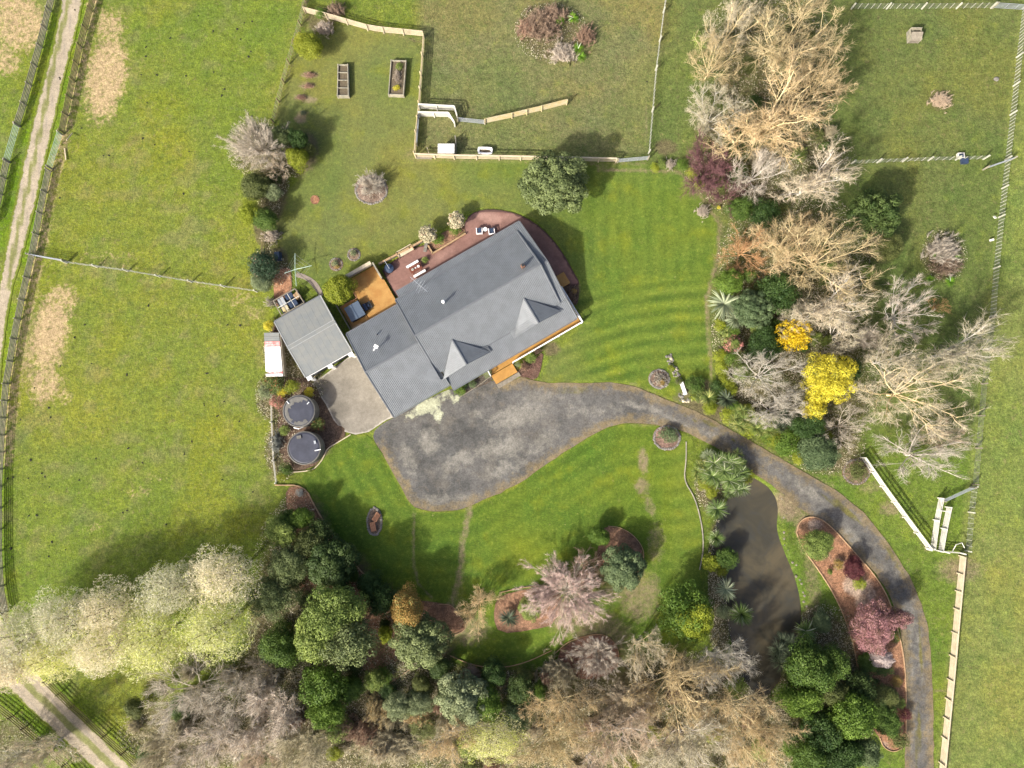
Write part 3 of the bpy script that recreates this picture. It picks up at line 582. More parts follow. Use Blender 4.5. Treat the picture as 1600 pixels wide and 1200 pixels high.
# verandah: deck of boards, posts, white balustrade, steps
def boards(name, u0, u1, v0, v1, z, mat, along='u', bw=.14, gap=.008, parent=None, org=HO, ground=0):
    mb = MB(); r = random.Random(int((u0+50)*7)); th = .035
    a0, a1 = (v0, v1) if along == 'u' else (u0, u1); n = int((a1-a0)/bw)
    for i in range(n):
        a = a0+(i+.5)*bw; zz = z+r.uniform(-.003, .003)
        if along == 'u': mb.box(((u0+u1)/2-org[0], a-org[1], zz), (u1-u0, bw-gap, th))
        else: mb.box((a-org[0], (v0+v1)/2-org[1], zz), (bw-gap, v1-v0, th))
    mb.box(((u0+u1)/2-org[0], (v0+v1)/2-org[1], z/2+ground/2-.03), (u1-u0-.06, v1-v0-.06, max(.02, z-.06)))
    o = link(name, mb.mesh(name), parent, mat)
    if parent is not None: o['kind'] = 'stuff'
    return o
boards('verandah_deck', 1.9, 15.45, 8.72, 12.25, .42, M['deck2'], parent=house)
boards('verandah_deck', 14.72, 15.45, 12.26, 13.6, .42, M['deck2'], parent=house)
boards('side_deck', 15.3, 17.0, 13.95, 15.65, .3, M['deck'], along='v', parent=house)
boards('front_step', 1.95, 5.1, 7.35, 8.70, .28, M['deck2'], parent=house)
hb('lower_step', MB().box(h(3.6, 7.0, .1), (3.3,.55,.14)), M['greywood'])
def balustrade(pts):
    for (a, b) in zip(pts[:-1], pts[1:]):
        hb('handrail', MB().beam(h(*a, 1.36), h(*b, 1.36), .13, .06), M['white']); hb('lower_rail', MB().beam(h(*a, .55), h(*b, .55), .06, .05), M['white'])
        L = math.hypot(b[0]-a[0], b[1]-a[1]); n = int(L/.16); mb = MB()
        for i in range(1, n):
            t = i/n; mb.box(h(a[0]+(b[0]-a[0])*t, a[1]+(b[1]-a[1])*t, .95), (.035,.035,.78))
        o = hb('balusters', mb, M['white']); o['kind'] = 'stuff'
balustrade([(5.2,8.65),(15.55,8.65),(15.55,13.9)]); balustrade([(1.85,10.6),(1.85,8.65)])
for u, v, t in [(5.2,8.65,1.42),(8.6,8.65,1.42),(12.1,8.65,1.42),(15.55,8.65,1.42),(15.55,13.9,1.42),(15.55,11.3,1.42),(1.85,8.65,1.42)]: hb('verandah_post', MB().box(h(u, v, t/2), (.12,.12,t)), M['white'])
for u in (1.95,5.2,8.6,12.1,14.75): hb('verandah_post', MB().box(h(u, 9.55, 1.36), (.11,.11,1.9)), M['white'])
for u in (0,4,8,12,14.6): hb('verandah_post', MB().box(h(u, 23.55, 1.25), (.1,.1,2.38)), M['white'])
# rooftop aerial: a thing of its own
ae = empty('television_aerial', UV(-.2,22.5,3.0), A0+.4, 'thin metal television aerial standing on the north eave of the house roof', 'aerial')
link('mast', MB().cyl((0,0,0), .035, 2.0).mesh('mast'), ae, M['steel'])
mb = MB().beam((-.1,-1.4,1.95), (.1,1.4,1.95), .05, .05)
link('boom', mb.mesh('boom'), ae, M['steel'])
mb = MB()
for k in range(7): mb.beam((-.45+.02*k,-1.1+.36*k,1.98), (.45,-1.1+.36*k,1.98), .022, .022)
link('elements', mb.mesh('elements'), ae, M['steel'])['kind'] = 'stuff'
mb = MB().beam((-.9,-.5,1.5), (.9,-.2,1.5), .03, .03).beam((-.8,-.1,1.5), (.8,.1,1.5), .03, .03); link('lower_elements', mb.mesh('lower_elements'), ae, M['steel'])

# ------------------------------------------------------------------ garage
gar = empty('garage', UV(-15.05,24.1), A0, 'grey iron roofed double garage with cream pillars west of the house', 'garage')
def g(u, v, z): return (u+15.05, v-24.1, z)
def gb(n, mb, mat): return link(n, mb.mesh(n), gar, mat)
roof_slope('roof_slope', [g(-18.35,28.2,2.55), g(-11.72,28.2,2.55), g(-11.72,24.23,3.05), g(-18.35,24.23,3.05)], EU, M['roof_g'], gar, pitch=.76, rib=.012, w=.05)
roof_slope('roof_slope', [g(-18.35,20.0,2.55), g(-11.72,20.0,2.55), g(-11.72,24.23,3.05), g(-18.35,24.23,3.05)], EU, M['roof_g'], gar, pitch=.76, rib=.012, w=.05)
gb('ridge_cap', MB().beam(g(-18.37,24.23,3.085), g(-11.70,24.23,3.085), .42, .03), M['roof_g'])
for s in (-.24, .24): gb('ridge_lip', MB().beam(g(-18.37,24.23+s,3.075), g(-11.70,24.23+s,3.075), .07, .05), M['flash_l'])
for u in (-18.38, -11.69):
    for v in (28.2, 20.0): gb('barge_flashing', MB().beam(g(u, v, 2.56), g(u, 24.23, 3.06), .12, .08), M['flash_l'])
gb('gutter', MB().beam(g(-18.35,28.27,2.5), g(-11.72,28.27,2.5), .12,.09), M['flash'])
mb = MB(); mb.prism([g(-18.1,20.35,0)[:2], g(-17.9,20.35,0)[:2], g(-17.9,27.8,0)[:2], g(-12.1,27.8,0)[:2], g(-12.1,20.35,0)[:2], g(-11.95,20.35,0)[:2], g(-11.95,27.95,0)[:2], g(-18.1,27.95,0)[:2]], 0, 2.48); gb('wall', mb, M['wall'])
for u in (-18.0, -15.02, -12.05): gb('pillar', MB().box(g(u, 19.75, 1.22), (.34,.34,2.44)), M['white']); gb('pillar_cap', MB().box(g(u, 19.70, 2.50), (.62,.5,.1)), M['white'])
gb('fascia', MB().beam(g(-18.3,19.93,2.44), g(-11.75,19.93,2.44), .06, .2), M['white'])
for u in (-16.5,-13.53):
    d = gb('garage_door', MB().box(g(u, 20.25, 1.1), (2.6,.06,2.2)), M['dark'])
    mb = MB()
    for k in range(5): mb.box(g(u, 20.20, .25+.44*k), (2.56,.03,.03))
    link('door_rib', mb.mesh('door_rib'), d, M['flash'])
gb('floor_slab', MB().box(g(-15.05, 24.1, .03), (6.2,7.8,.06)), M['concrete'])

# ------------------------------------------------------------------ small shed with white and red iron roof
P = [G(413,520,2), G(437,520,2), G(443,588,2), G(416,588,2)]; c = sum(P, Vector())/4
sh = empty('shed', (c.x, c.y, 0), 0, 'narrow lean-to shed with white and faded red iron roof beside the garage', 'shed')
def sp(fx, fy, z): a = P[0].lerp(P[1], fx); b = P[3].lerp(P[2], fx); q = a.lerp(b, fy); return (q.x-c.x, q.y-c.y, z)
for y0, y1, mm in [(0,.085,'roof_g'),(.095,.19,'roof_g'),(.2,.31,'redpaint'),(.32,.52,'whiteiron'),(.525,.74,'whiteiron'),(.745,.88,'whiteiron'),(.885,.94,'redpaint'),(.945,1,'whiteiron')]:
    roof_slope('roof_sheet', [sp(-.02,y0,2.0), sp(1,y0,2.25), sp(1,y1,2.25), sp(-.02 if mm != 'redpaint' or y0 < .5 else .3,y1,2.0)], (0,1,0), M[mm], sh, pitch=.25, rib=.02, w=.08, thick=.03)
link('wall', MB().prism([sp(.08,.02,0)[:2], sp(.92,.02,0)[:2], sp(.92,.98,0)[:2], sp(.08,.98,0)[:2]][::-1], 0, 1.94).mesh('wall'), sh, M['greywood'])
link('fascia', MB().beam(sp(1.05,-.02,2.1), sp(1.06,1,2.1), .12, .14).mesh('fascia'), sh, M['greywood'])

# ------------------------------------------------------------------ tanks
def tank(px, py, r, label, patches):
    o = G(px, py, 2.2); R = r/12.15*1.0
    t = empty('water_tank', (o.x, o.y, 0), 0, label, 'water tank', 'round water tanks beside the concrete apron')
    link('tank_body', MB().cyl((0,0,0), R, 2.15, 40).mesh('tank_body'), t, M['tankc'])
    mb = MB(); n = 40; rr = [(R+.04, 2.1), (R+.04, 2.2), (R-.08, 2.24), (R-.09, 2.2)]
    vs = [(a*math.cos(k*2*math.pi/n), a*math.sin(k*2*math.pi/n), z) for a, z in rr for k in range(n)]
    mb.add(vs, [(i*n+k, i*n+(k+1)%n, (i+1)*n+(k+1)%n, (i+1)*n+k) for i in range(3) for k in range(n)]); link('rim', mb.mesh('rim'), t, M['tankc'])
    link('tank_lid', MB().cyl((0,0,2.16), R-.1, .05, 40, R-.3).mesh('tank_lid'), t, M['tank'])
    for j, pp_ in enumerate(patches):
        w = [G(px+x, py+y, 2.23) for x, y in pp_]; mb = MB().prism([(q.x-o.x, q.y-o.y) for q in reversed(w)], 2.212+.002*j, 2.228+.002*j); link('concrete_patch', mb.mesh('concrete_patch'), t, M['tankc'])
    return t, R
def arcp(r0, r1, a0, a1, n=7, wob=0):
    a = [a0+(a1-a0)*i/n for i in range(n+1)]
    return [(r1*math.cos(math.radians(k)), -r1*math.sin(math.radians(k))) for k in a]+[((r0+wob*math.sin(i*2.1))*math.cos(math.radians(k)), -(r0+wob*math.sin(i*2.1))*math.sin(math.radians(k))) for i, k in reversed(list(enumerate(a)))]
t1, R1 = tank(467, 642, 24.3, 'upper round water tank with grey patches of bare concrete round its lid', [arcp(14,22.4,70,165,8,1.5), arcp(17,22.4,248,310,6,1.5), arcp(17,22.4,165,235,5,1), arcp(19,22.4,50,70,4)])
t2, R2 = tank(475, 700, 25, 'lower round water tank with plain dark lid and small white inlet', [])
for dx, dy in ((-19,-15),(16,-14)):
    a = G(467+dx, 642+dy, 2.3); b = G(467+dx*.8, 642+dy*.75, 2.3); rod('inlet_pipe', a, b, .06, M['white'], t1)
a = G(492,704,2.35); b = G(501,702,2.35); rod('inlet_pipe', a, b, .07, M['white'], t2)
link('hatch', MB().box((G(467,683,2.3)-t2.location)[:], (.55,.4,.08), .2).mesh('hatch'), t2, M['tankc'])
link('hatch', MB().box((G(492,691,2.3)-t2.location)[:], (.25,.4,.08), .2).mesh('hatch'), t2, M['steel'])
pipe = MB().tube([G(459,668,.5), G(467,670,.6), G(476,666,.6)], .06).top('overflow_pipe', G(467,670,0), M['steel'], 'grey overflow pipe bent between the two water tanks', 'pipe')

# ------------------------------------------------------------------ north deck, spa, screens
dk = empty('timber_deck', UV(-7,26), A0, 'golden oiled timber deck in the corner between house wing and patio', 'deck')
DO = (-7, 26)
boards('deck_boards', -8.0, -3.75, 22.5, 28.85, .36, M['deck'], along='v', parent=dk, org=DO)
boards('deck_boards', -10.4, -8.03, 22.5, 26.2, .36, M['deck'], along='v', parent=dk, org=DO)
def db(n, mb, mat, par=None): return link(n, mb.mesh(n), par or dk, mat)
def dl(u, v, z): return (u-DO[0], v-DO[1], z)
for a, b in [((-8.06,28.9),(-8.06,26.3)),((-8.1,26.25),(-10.5,26.25)),((-10.5,26.25),(-10.5,22.4))]: db('edge_board', MB().beam(dl(*a,.36), dl(*b,.36), .12,.14), M['sleeper'])
sc = empty('timber_screen', UV(-6.2,28.95), A0, 'low pale timber screen with a wide capping along the north end of the golden deck', 'screen')
def slats(par, org, a, b, n, z0, z1, mat, w, th=.05, horiz=True):
    for i in range(n):
        t0 = i/n; t1 = (i+1)/n-.01/n
        if horiz:
            z = z0+(z1-z0)*(i+.5)/n
            link('slat', MB().beam((a[0]-org[0], a[1]-org[1], z), (b[0]-org[0], b[1]-org[1], z), th, (z1-z0)/n*.86).mesh('slat'), par, mat)
slats(sc, (-6.2,28.95), (-8.25,29.0), (-4.3,29.0), 6, .3, 1.55, M['timber'], .1)
link('capping', MB().box((0,.1,1.6), (4.1,.42,.06)).mesh('capping'), sc, M['raillight']); link('capping_edge', MB().box((0,-.2,1.6), (4.0,.14,.05)).mesh('capping_edge'), sc, M['greywood'])
for u in (-1.95,0,1.95): link('post', MB().box((u,.08,.8), (.1,.1,1.6)).mesh('post'), sc, M['greywood'])
sc2 = empty('timber_screen', UV(-3.9,28), A0, 'short grey timber screen between the golden deck and the black fire bowl', 'screen')
slats(sc2, (-3.9,28), (-3.95,28.9), (-3.95,26.6), 6, .3, 1.45, M['greywood'], .1)
link('capping', MB().box((-.05,-.25,1.5), (.2,2.4,.06)).mesh('capping'), sc2, M['rail'])
sc3 = empty('timber_screen', UV(-10.6,24), A0, 'thin grey rail screen between the spa pool and the garage', 'screen')
for z in (.6,1.0,1.4): link('rail', MB().beam((-.15,2.6,z), (-.15,-2.3,z), .05,.1).mesh('rail'), sc3, M['greywood'])
for y in (-2.2,.1,2.5): link('post', MB().box((-.15,y,.75), (.09,.09,1.5)).mesh('post'), sc3, M['greywood'])
wb = MB().box((*UV(-9.8,22.75)[:2],.65), (1.3,.45,.5), A0).box((*UV(-9.8,22.75)[:2],.93), (1.4,.55,.06), A0).top('timber_box', UV(-9.8,22.75), M['timber'], 'small tan timber box in the corner behind the spa pool', 'box')
spa = empty('spa_pool', UV(-9.05,24.6,.38), A0, 'square spa pool under a folded blue-grey vinyl cover', 'spa pool')
link('spa_shell', MB().box((0,0,.42), (1.95,1.95,.84)).mesh('spa_shell'), spa, M['dark'])
for s in (-1, 1):
    mb = MB().box((s*.52,0,.90), (1.02,2.08,.11), 0, .97); link('cover_half', mb.mesh('cover_half'), spa, M['spa'])
link('cover_strap', MB().box((.0,0,.965), (.10,2.0,.02)).mesh('cover_strap'), spa, M['navy'])
st = empty('spa_steps', UV(-7.35,24.55,.38), A0, 'black two-tread step unit against the spa pool on the golden deck', 'steps')
link('tread', MB().box((-.32,0,.38), (.42,.95,.06)).mesh('tread'), st, M['navy']); link('tread', MB().box((.22,0,.2), (.6,.95,.06)).mesh('tread'), st, M['dark'])
link('side_panel', MB().box((-.3,.42,.17), (.5,.05,.35)).mesh('side_panel'), st, M['dark']); link('side_panel', MB().box((-.3,-.42,.17), (.5,.05,.35)).mesh('side_panel'), st, M['dark'])
link('tub', MB().box((.12,-.02,.3), (.22,.3,.12)).mesh('tub'), st, M['navy'])

# ------------------------------------------------------------------ patio furniture
def at_root(name, px, py, z, rz, label, cat, group=None): p = G(px, py, z); return empty(name, (p.x, p.y, .08), rz, label, cat, group)
pt = at_root('picnic_table', 650, 420, .5, A0, 'dark red picnic table set with pots between two white benches', 'table')
for k in range(5): link('table_board', MB().box((0,-.34+.17*k,.74), (1.65,.155,.04)).mesh('table_board'), pt, M['redwood'])
for s in (-1, 1): link('leg', MB().beam((s*.6,-.35,0), (s*.6,.3,.72), .07,.07).beam((s*.6,.35,0), (s*.6,-.3,.72), .07,.07).mesh('leg'), pt, M['redwood'])
for s, lab in ((1, 'white bench on the lawn side of the dark red picnic table'), (-1, 'white bench on the house side of the dark red picnic table')):
    p = pt.location+Vector((-math.sin(A0)*s*.72+(-.12*s), math.cos(A0)*s*.72, 0)); b = empty('bench', p, A0, lab, 'bench')
    link('seat', MB().box((0,0,.45), (1.75,.30,.06)).mesh('seat'), b, M['white'])
    for q in (-.7,.7): link('leg', MB().box((q,0,.21), (.08,.26,.42)).mesh('leg'), b, M['white'])
for i, (dx, r, lab, mm) in enumerate([(-.45,.15,'pale bowl of plants at the western end of the picnic table','pot'),(0,.10,'smallest pot in the middle of the picnic table','white'),(.42,.17,'widest white-rimmed bowl at the eastern end of the picnic table','white')]):
    p = pt.location+Vector((math.cos(A0)*dx, math.sin(A0)*dx, .76)); b = empty('pot', p, 0, lab, 'pot')
    link('bowl', MB().cyl((0,0,0), r*.6, .16, 14, r).mesh('bowl'), b, M[mm]); link('planting', MB().cyl((0,0,.12), r*.75, .06, 9, r*.3).mesh('planting'), b, M['soil'])
fb = at_root('fire_bowl', 608, 420, .6, 0, 'round black covered fire bowl with a pale pole standing across it', 'fire bowl')
n = 14; mb = MB(); mb.cyl((0,0,.1), .5, .6, 18, .62); mb.tube([(0,0,.7),(0,0,.86)], [.62,.18], 18); link('cover', mb.mesh('cover'), fb, M['navy'])
for k in range(3): link('leg', MB().beam((.35*math.cos(k*2.1),.35*math.sin(k*2.1),.15), (.5*math.cos(k*2.1),.5*math.sin(k*2.1),0), .05,.05).mesh('leg'), fb, M['dark'])
link('pole', MB().beam((-.5,.9,1.3), (.12,-.1,1.0), .06,.06).mesh('pole'), fb, M['steel'])
gb_ = at_root('garden_bench', 633, 393, .5, A0, 'long pale timber bench built against the patio wall', 'bench')
for k in range(4): link('seat_slat', MB().box((0,-.28+.15*k,.46), (2.2,.135,.04)).mesh('seat_slat'), gb_, M['raillight'])
for k in range(2): link('back_slat', MB().box((0,.38,.62+.16*k), (2.2,.05,.13)).mesh('back_slat'), gb_, M['raillight'])
for s in (-1.1, 1.1): link('arm', MB().box((s,0,.66), (.1,.75,.06)).box((s,-.3,.33), (.09,.09,.66)).box((s,.33,.45), (.09,.09,.9)).mesh('arm'), gb_, M['timber'])
for i, (x, y, lab) in enumerate([(749,361,'navy cushioned armchair left of the small round patio table'),(768,361.5,'navy cushioned armchair right of the small round patio table')]):
    ch = at_root('armchair', x, y, .5, 0.05+i*.1, lab, 'armchair')
    link('seat_cushion', MB().box((0,-.02,.42), (.56,.56,.14)).mesh('seat_cushion'), ch, M['navy']); link('back_cushion', MB().box((0,.24,.62), (.5,.14,.35)).mesh('back_cushion'), ch, M['navy'])
    for s in (-.37,.37): link('arm', MB().box((s,0,.6), (.11,.78,.06)).box((s,-.3,.3), (.07,.07,.6)).box((s,.3,.3), (.07,.07,.6)).mesh('arm'), ch, M['whiteiron'])
    link('back_frame', MB().box((0,-.38,.5), (.8,.12,.3)).mesh('back_frame'), ch, M['whiteiron'])
rt = at_root('side_table', 758, 358.5, .5, 0, 'small round white table between the two armchairs', 'table')
link('table_top', MB().cyl((0,0,.48), .28, .04, 20).mesh('table_top'), rt, M['white']); link('pedestal', MB().cyl((0,0,0), .12, .48, 10, .05).mesh('pedestal'), rt, M['white'])
# low retaining walls round the patio bed
def wall(name, pts_px, z0, z1, w, mat, label, cat, group=None, cap=None):
    q = [G(x, y, z1) for x, y in pts_px]; o = empty(name, (q[0].x, q[0].y, 0), 0, label, cat, group)
    for a, b in zip(q[:-1], q[1:]):
        A = Vector((a.x, a.y, (z0+z1)/2)); B = Vector((b.x, b.y, (z0+z1)/2)); d = (B-A).normalized()*w*.4
        timber('wall_section', A-d, B+d, w, z1-z0, mat, o)
        if cap: timber('coping', Vector((a.x,a.y,z1+.03))-d, Vector((b.x,b.y,z1+.03))+d, w*1.5, .05, cap, o)
    return o
wall('patio_wall', [(592,412),(640,387),(659,376)], 0, .65, .16, M['greywood'], 'low timber wall behind the long bench along the lawn side of the patio', 'wall', cap=M['timber'])
wall('bed_wall', [(669,384),(676,396),(727,365)], 0, .35, .14, M['sleeper'], 'low sleeper wall holding the bed with the two round topiary trees', 'wall', cap=M['timber'])
wall('planter_edge', [(719,620),(745,604),(768,587)], 0, .25, .1, M['greywood'], 'thin timber edge along the narrow planting strip below the house', 'edging')
# steps by the patio bed
stp = empty('stone_steps', G(665,385,0), A0, 'pale stone steps between the patio wall and the topiary bed', 'steps')
for k in range(3): link('step', MB().box((-.2+.2*k,-.3+.22*k,.14+.05*k), (.8,.4,.12), .9).mesh('step'), stp, M['stone'])

# ------------------------------------------------------------------ clothes line and bin yard behind the garage
cl = empty('clothes_line', (lambda p: (p.x, p.y, 0))(G(461,421,2)), 0, 'pale metal rotary clothes line at the start of the curved path', 'clothes line')
rod('pole', cl.location, cl.location+Vector((0,0,2.0)), .045, M['green_steel'], cl)
for x, y in [(461,396),(487,415),(463,447),(444,427)]: rod('arm', G(461,421,1.95), G(x, y, 2.05), .045, M['green_steel'], cl)
for f in (.45,.7,.95):
    q = [G(461,421,2.03).lerp(G(x, y, 2.1), f) for x, y in [(461,396),(487,415),(463,447),(444,427)]]
    for a, b in zip(q, q[1:]+q[:1]): rod('line', a, b, .006, M['wire'], cl)
cg = empty('bin_cage', (lambda p: (p.x, p.y, 0))(G(450,472,1)), 0, 'square metal frame cage of bins against the back of the garage', 'cage')
cq = [G(427,470,1.5), G(461,451,1.5), G(475,473,1.5), G(440,493,1.5)]
for a, b in zip(cq, cq[1:]+cq[:1]):
    timber('top_rail', a, b, .12, .08, M['greywood'], cg); a0 = a.copy(); a0.z = 0; timber('post', a0, a, .1, .1, M['greywood'], cg)
for f in (.3,.62): timber('cross_bar', cq[0].lerp(cq[1], f), cq[3].lerp(cq[2], f), .05, .05, M['railwhite'], cg)
timber('cross_bar', cq[0].lerp(cq[3], .5), cq[1].lerp(cq[2], .5), .06, .05, M['railwhite'], cg)
link('floor', MB().prism([(p.x-cg.location.x, p.y-cg.location.y) for p in reversed(cq)], .05, .09).mesh('floor'), cg, M['dark'])
for x, y, mm, sx, sy, lab, rz in [(441,472,'steel',.8,1.1,'silver bin nearest the bark path inside the metal frame cage',A0),(452,463,'navy',1.0,.7,'navy bin in the middle of the metal frame cage',A0),(464,462,'timber',.7,.8,'brown crate at the lawn end of the metal frame cage',A0+.3),(446,482,'railyellow',.8,.6,'yellowish crate next to the garage wall inside the metal frame cage',A0),(458,474,'navy',1.1,.8,'dark bin against the garage wall inside the metal frame cage',A0)]:
    p = G(x, y, .8); b = empty('bin', (p.x, p.y, .09), rz, lab, 'bin')
    link('bin_body', MB().box((0,0,.4), (sx*.85,sy*.85,.8), 0, 1.05).mesh('bin_body'), b, M[mm]); link('bin_lid', MB().box((0,0,.83), (sx,sy,.06)).mesh('bin_lid'), b, M[mm])
cb = at_root('compost_bin', 434, 400, .6, .1, 'dark blue-grey compost bin beside the camellia shrub', 'bin')
link('bin_body', MB().box((0,0,.45), (.75,1.1,.9), 0, .85).mesh('bin_body'), cb, M['navy']); link('bin_lid', MB().box((0,.1,.93), (.6,.7,.08)).mesh('bin_lid'), cb, M['spa'])

# ------------------------------------------------------------------ fences
def along(q, step):
    out = []
    for a, b in zip(q[:-1], q[1:]):
        L = (b-a).length; n = max(1, round(L/step)); out += [a.lerp(b, i/n) for i in range(n)]
    return out+[q[-1]]
def rail_fence(name, px, label, mat, hgt=1.2, nr=4, step=2.6, rw=.04, rh=.13, post=.13, pmat=None, cap=False, group=None, cat='fence', z0=.2):
    q = [G(x, y, 0) for x, y in px]; o = empty(name, q[0][:], 0, label, cat, group); r = random.Random(len(px)+int(px[0][0]))
    P = along(q, step)
    for i, p in enumerate(P):
        timber('post', p, p+Vector((r.uniform(-.03,.03), r.uniform(-.03,.03), hgt+.06)), post, post, pmat or mat, o)
    for a, b in zip(P[:-1], P[1:]):
        d = (b-a).normalized(); n = Vector((-d.y, d.x, 0))*(post/2+rw/2)
        for k in range(nr):
            z = z0+(hgt-z0-rh/2)*k/(nr-1) if nr > 1 else hgt
            timber('rail', a+d*.012+n+Vector((0,0,z+r.uniform(-.015,.015))), b-d*.012+n+Vector((0,0,z+r.uniform(-.015,.015))), rw, rh, mat, o)
        if cap: timber('cap_rail', a+d*.012+Vector((0,0,hgt+.09)), b-d*.012+Vector((0,0,hgt+.09)), .16, .05, mat, o)
    return o
def wire_fence(name, px, label, hgt=1.15, bstep=.6, pstep=5, mat=None, bw=.055, group=None, nw=5, strainer=.16):
    q = [G(x, y, 0) for x, y in px]; o = empty(name, q[0][:], 0, label, 'fence', group); mat = mat or M['batten']; r = random.Random(int(px[0][0]))
    for p in along(q, pstep): timber('post', p, p+Vector((r.uniform(-.04,.04), r.uniform(-.04,.04), hgt+.12)), strainer, strainer, mat, o)
    if bstep:
        for p in along(q, bstep): timber('batten', p+Vector((.02,.0,.06)), p+Vector((r.uniform(-.06,.06), r.uniform(-.06,.06), hgt+r.uniform(-.04,.05))), bw, .04, mat, o)
    for k in range(nw):
        for a, b in zip(q[:-1], q[1:]): v = Vector((0,0,.2+(hgt-.25)*k/(nw-1))); timber('wire', a+v, b+v, .012, .012, M['wire'], o)
    return o
def gate(px, label, mat, hgt=1.15, nb=5, group=None, mesh=True, stays=True):
    a, b = [G(x, y, 0) for x, y in px]; o = empty('gate', a[:], 0, label, 'gate', group); Z = Vector((0,0,1))
    for k in range(nb): timber('bar', a+Z*(.18+(hgt-.2)*k/(nb-1)), b+Z*(.18+(hgt-.2)*k/(nb-1)), .045, .045, mat, o)
    for f in (0,.33,.66,1): p = a.lerp(b, f); timber('upright', p+Z*.16, p+Z*hgt, .045, .045, mat, o)
    for p in (a-(b-a).normalized()*.12, b+(b-a).normalized()*.12): timber('gate_post', p, p+Z*(hgt+.15), .16, .16, M['rail'], o)
    return o
RG = 'post and rail fences along the gravel road'
rail_fence('post_and_rail_fence', [(87,-10),(66,75),(41,165),(31,197)], 'grey post and rail fence on the west side of the gravel road above its gate', M['rail'], nr=5, group=RG)
gate([(31,200),(16,252)], 'pale green metal gate on the west side of the gravel road', M['green_steel'])
rail_fence('post_and_rail_fence', [(15,255),(4,305),(-6,350)], 'short grey post and rail fence below the gate at the left edge of the picture', M['rail'], nr=5, group=RG)
rail_fence('post_and_rail_fence', [(152,-10),(128,75),(100,208)], 'brown post and rail fence on the east side of the gravel road above its gate', M['railbrown'], nr=5, group=RG)
gate([(98,212),(82,263)], 'pale green metal gate on the east side of the gravel road', M['green_steel'])
rail_fence('post_and_rail_fence', [(80,268),(66,335),(54,400),(38,470),(26,530),(14,600),(7,680),(3,760),(3,860),(6,915),(12,955)], 'long weathered post and rail fence running down the left edge past the bare paddock patch', M['rail'], nr=5, group=RG)
rail_fence('post_and_rail_fence', [(76,1062),(116,1102),(166,1148),(225,1200),(250,1222)], 'post and rail fence right of the gravel road in the bottom left corner', M['railbrown'], nr=4, group=RG)
rail_fence('post_and_rail_fence', [(-14,1090),(22,1118),(62,1152),(105,1192),(135,1225)], 'post and rail fence left of the gravel road in the bottom left corner', M['railbrown'], nr=4, group=RG)
timber_brace = MB().beam(G(113,208,.1), G(104,219,1.0), .1,.1).top('fence_brace', G(108,213,0), M['raillight'], 'pale diagonal brace post beside the eastern road gate', 'brace')
MB().beam(G(101,232,.1), G(103,250,.15), .12,.1).top('fallen_post', G(102,240,0), M['raillight'], 'pale loose post lying in the bare ground inside the eastern road gate', 'post')
wire_fence('wire_fence', [(105,411),(200,424),(300,441),(402,456)], 'wire and batten fence crossing the left paddocks from the road to the garden', bstep=.95, pstep=4.4)
gate([(52,400),(104,409)], 'pale metal gate beside the road at the start of the cross fence', M['steel'], nb=5)
wire_fence('wire_fence', [(478,5),(470,40),(452,100),(436,160),(428,192)], 'thin brown wire fence down the west side of the vegetable garden', mat=M['railbrown'], bstep=.6, pstep=3, bw=.09)
rail_fence('timber_fence', [(484,-6),(477,18)], 'short dark timber fence at the top edge above the orange-brown shrubs', M['railbrown'], nr=4)
rail_fence('timber_fence', [(478,21),(512,30),(575,48),(600,52),(662,58)], 'pale timber rail fence along the north side of the vegetable garden', M['raillight'], nr=5, hgt=1.3)
rail_fence('timber_fence', [(662,60),(658,120),(655,165),(650,210),(648,243)], 'yellowed timber rail fence between the raised beds and the stock yard', M['railyellow'], nr=5, hgt=1.3, rw=.06)
rail_fence('timber_fence', [(650,247),(710,249),(780,250),(880,252),(962,254)], 'long pale rail fence from the white shelter past the big round tree', M['raillight'], nr=4, hgt=1.3, cap=True)
gate([(966,254),(1010,250)], 'silver gate at the eastern end of the long pale rail fence', M['steel'])
rail_fence('stock_rail', [(656,171),(711,174),(715,188)], 'upper whitened rail fence of the small stock race', M['railwhite'], nr=5, hgt=1.4, cap=True)
rail_fence('stock_rail', [(656,183),(702,184),(711,198)], 'lower whitened rail fence of the small stock race', M['railwhite'], nr=5, hgt=1.4, cap=True)
gate([(717,190),(756,194)], 'silver gate between the stock race and the slanting rail fence', M['steel'])
rail_fence('timber_fence', [(758,194),(800,185),(846,174),(885,164)], 'yellow pine rail fence slanting alone across the northern paddock', M['railyellow'], nr=6, hgt=1.4, cap=False)
gate([(655,183),(652,227)], 'silver gate along the left side of the stock yard', M['steel'])
wire_fence('wire_fence', [(1040,-8),(1036,20),(1024,110),(1013,240)], 'wire and batten fence running north between the two top paddocks', bstep=.55, pstep=5)
wire_fence('wire_fence', [(1330,14),(1440,14),(1548,13)], 'wire and batten fence along the top edge of the right paddock', bstep=.9, pstep=5)
gate([(1552,13),(1600,16)], 'metal gate in the top right corner', M['steel'])
wire_fence('wire_fence', [(1330,256),(1450,251),(1536,249)], 'wire and batten fence with yellowish posts across the right paddock', bstep=.9, pstep=3.2)
gate([(1537,265),(1577,251)], 'silver gate swung across the gap in the right boundary fence', M['steel'])
wire_fence('boundary_fence', [(1597,14),(1588,90),(1578,180),(1570,250),(1560,340),(1552,420),(1546,495)], 'long batten fence dividing the mown paddock from the rough far right pasture', bstep=.5, pstep=5, bw=.07)
wire_fence('boundary_fence', [(1518,760),(1513,800),(1508,860)], 'short batten fence behind the stock pens at the pasture edge', bstep=.7, pstep=4)
wire_fence('boundary_fence', [(1546,497),(1533,600),(1524,700),(1519,757)], 'wire fence at the pasture edge behind the large bare willows', bstep=1.5, pstep=5, mat=M['greywood'])
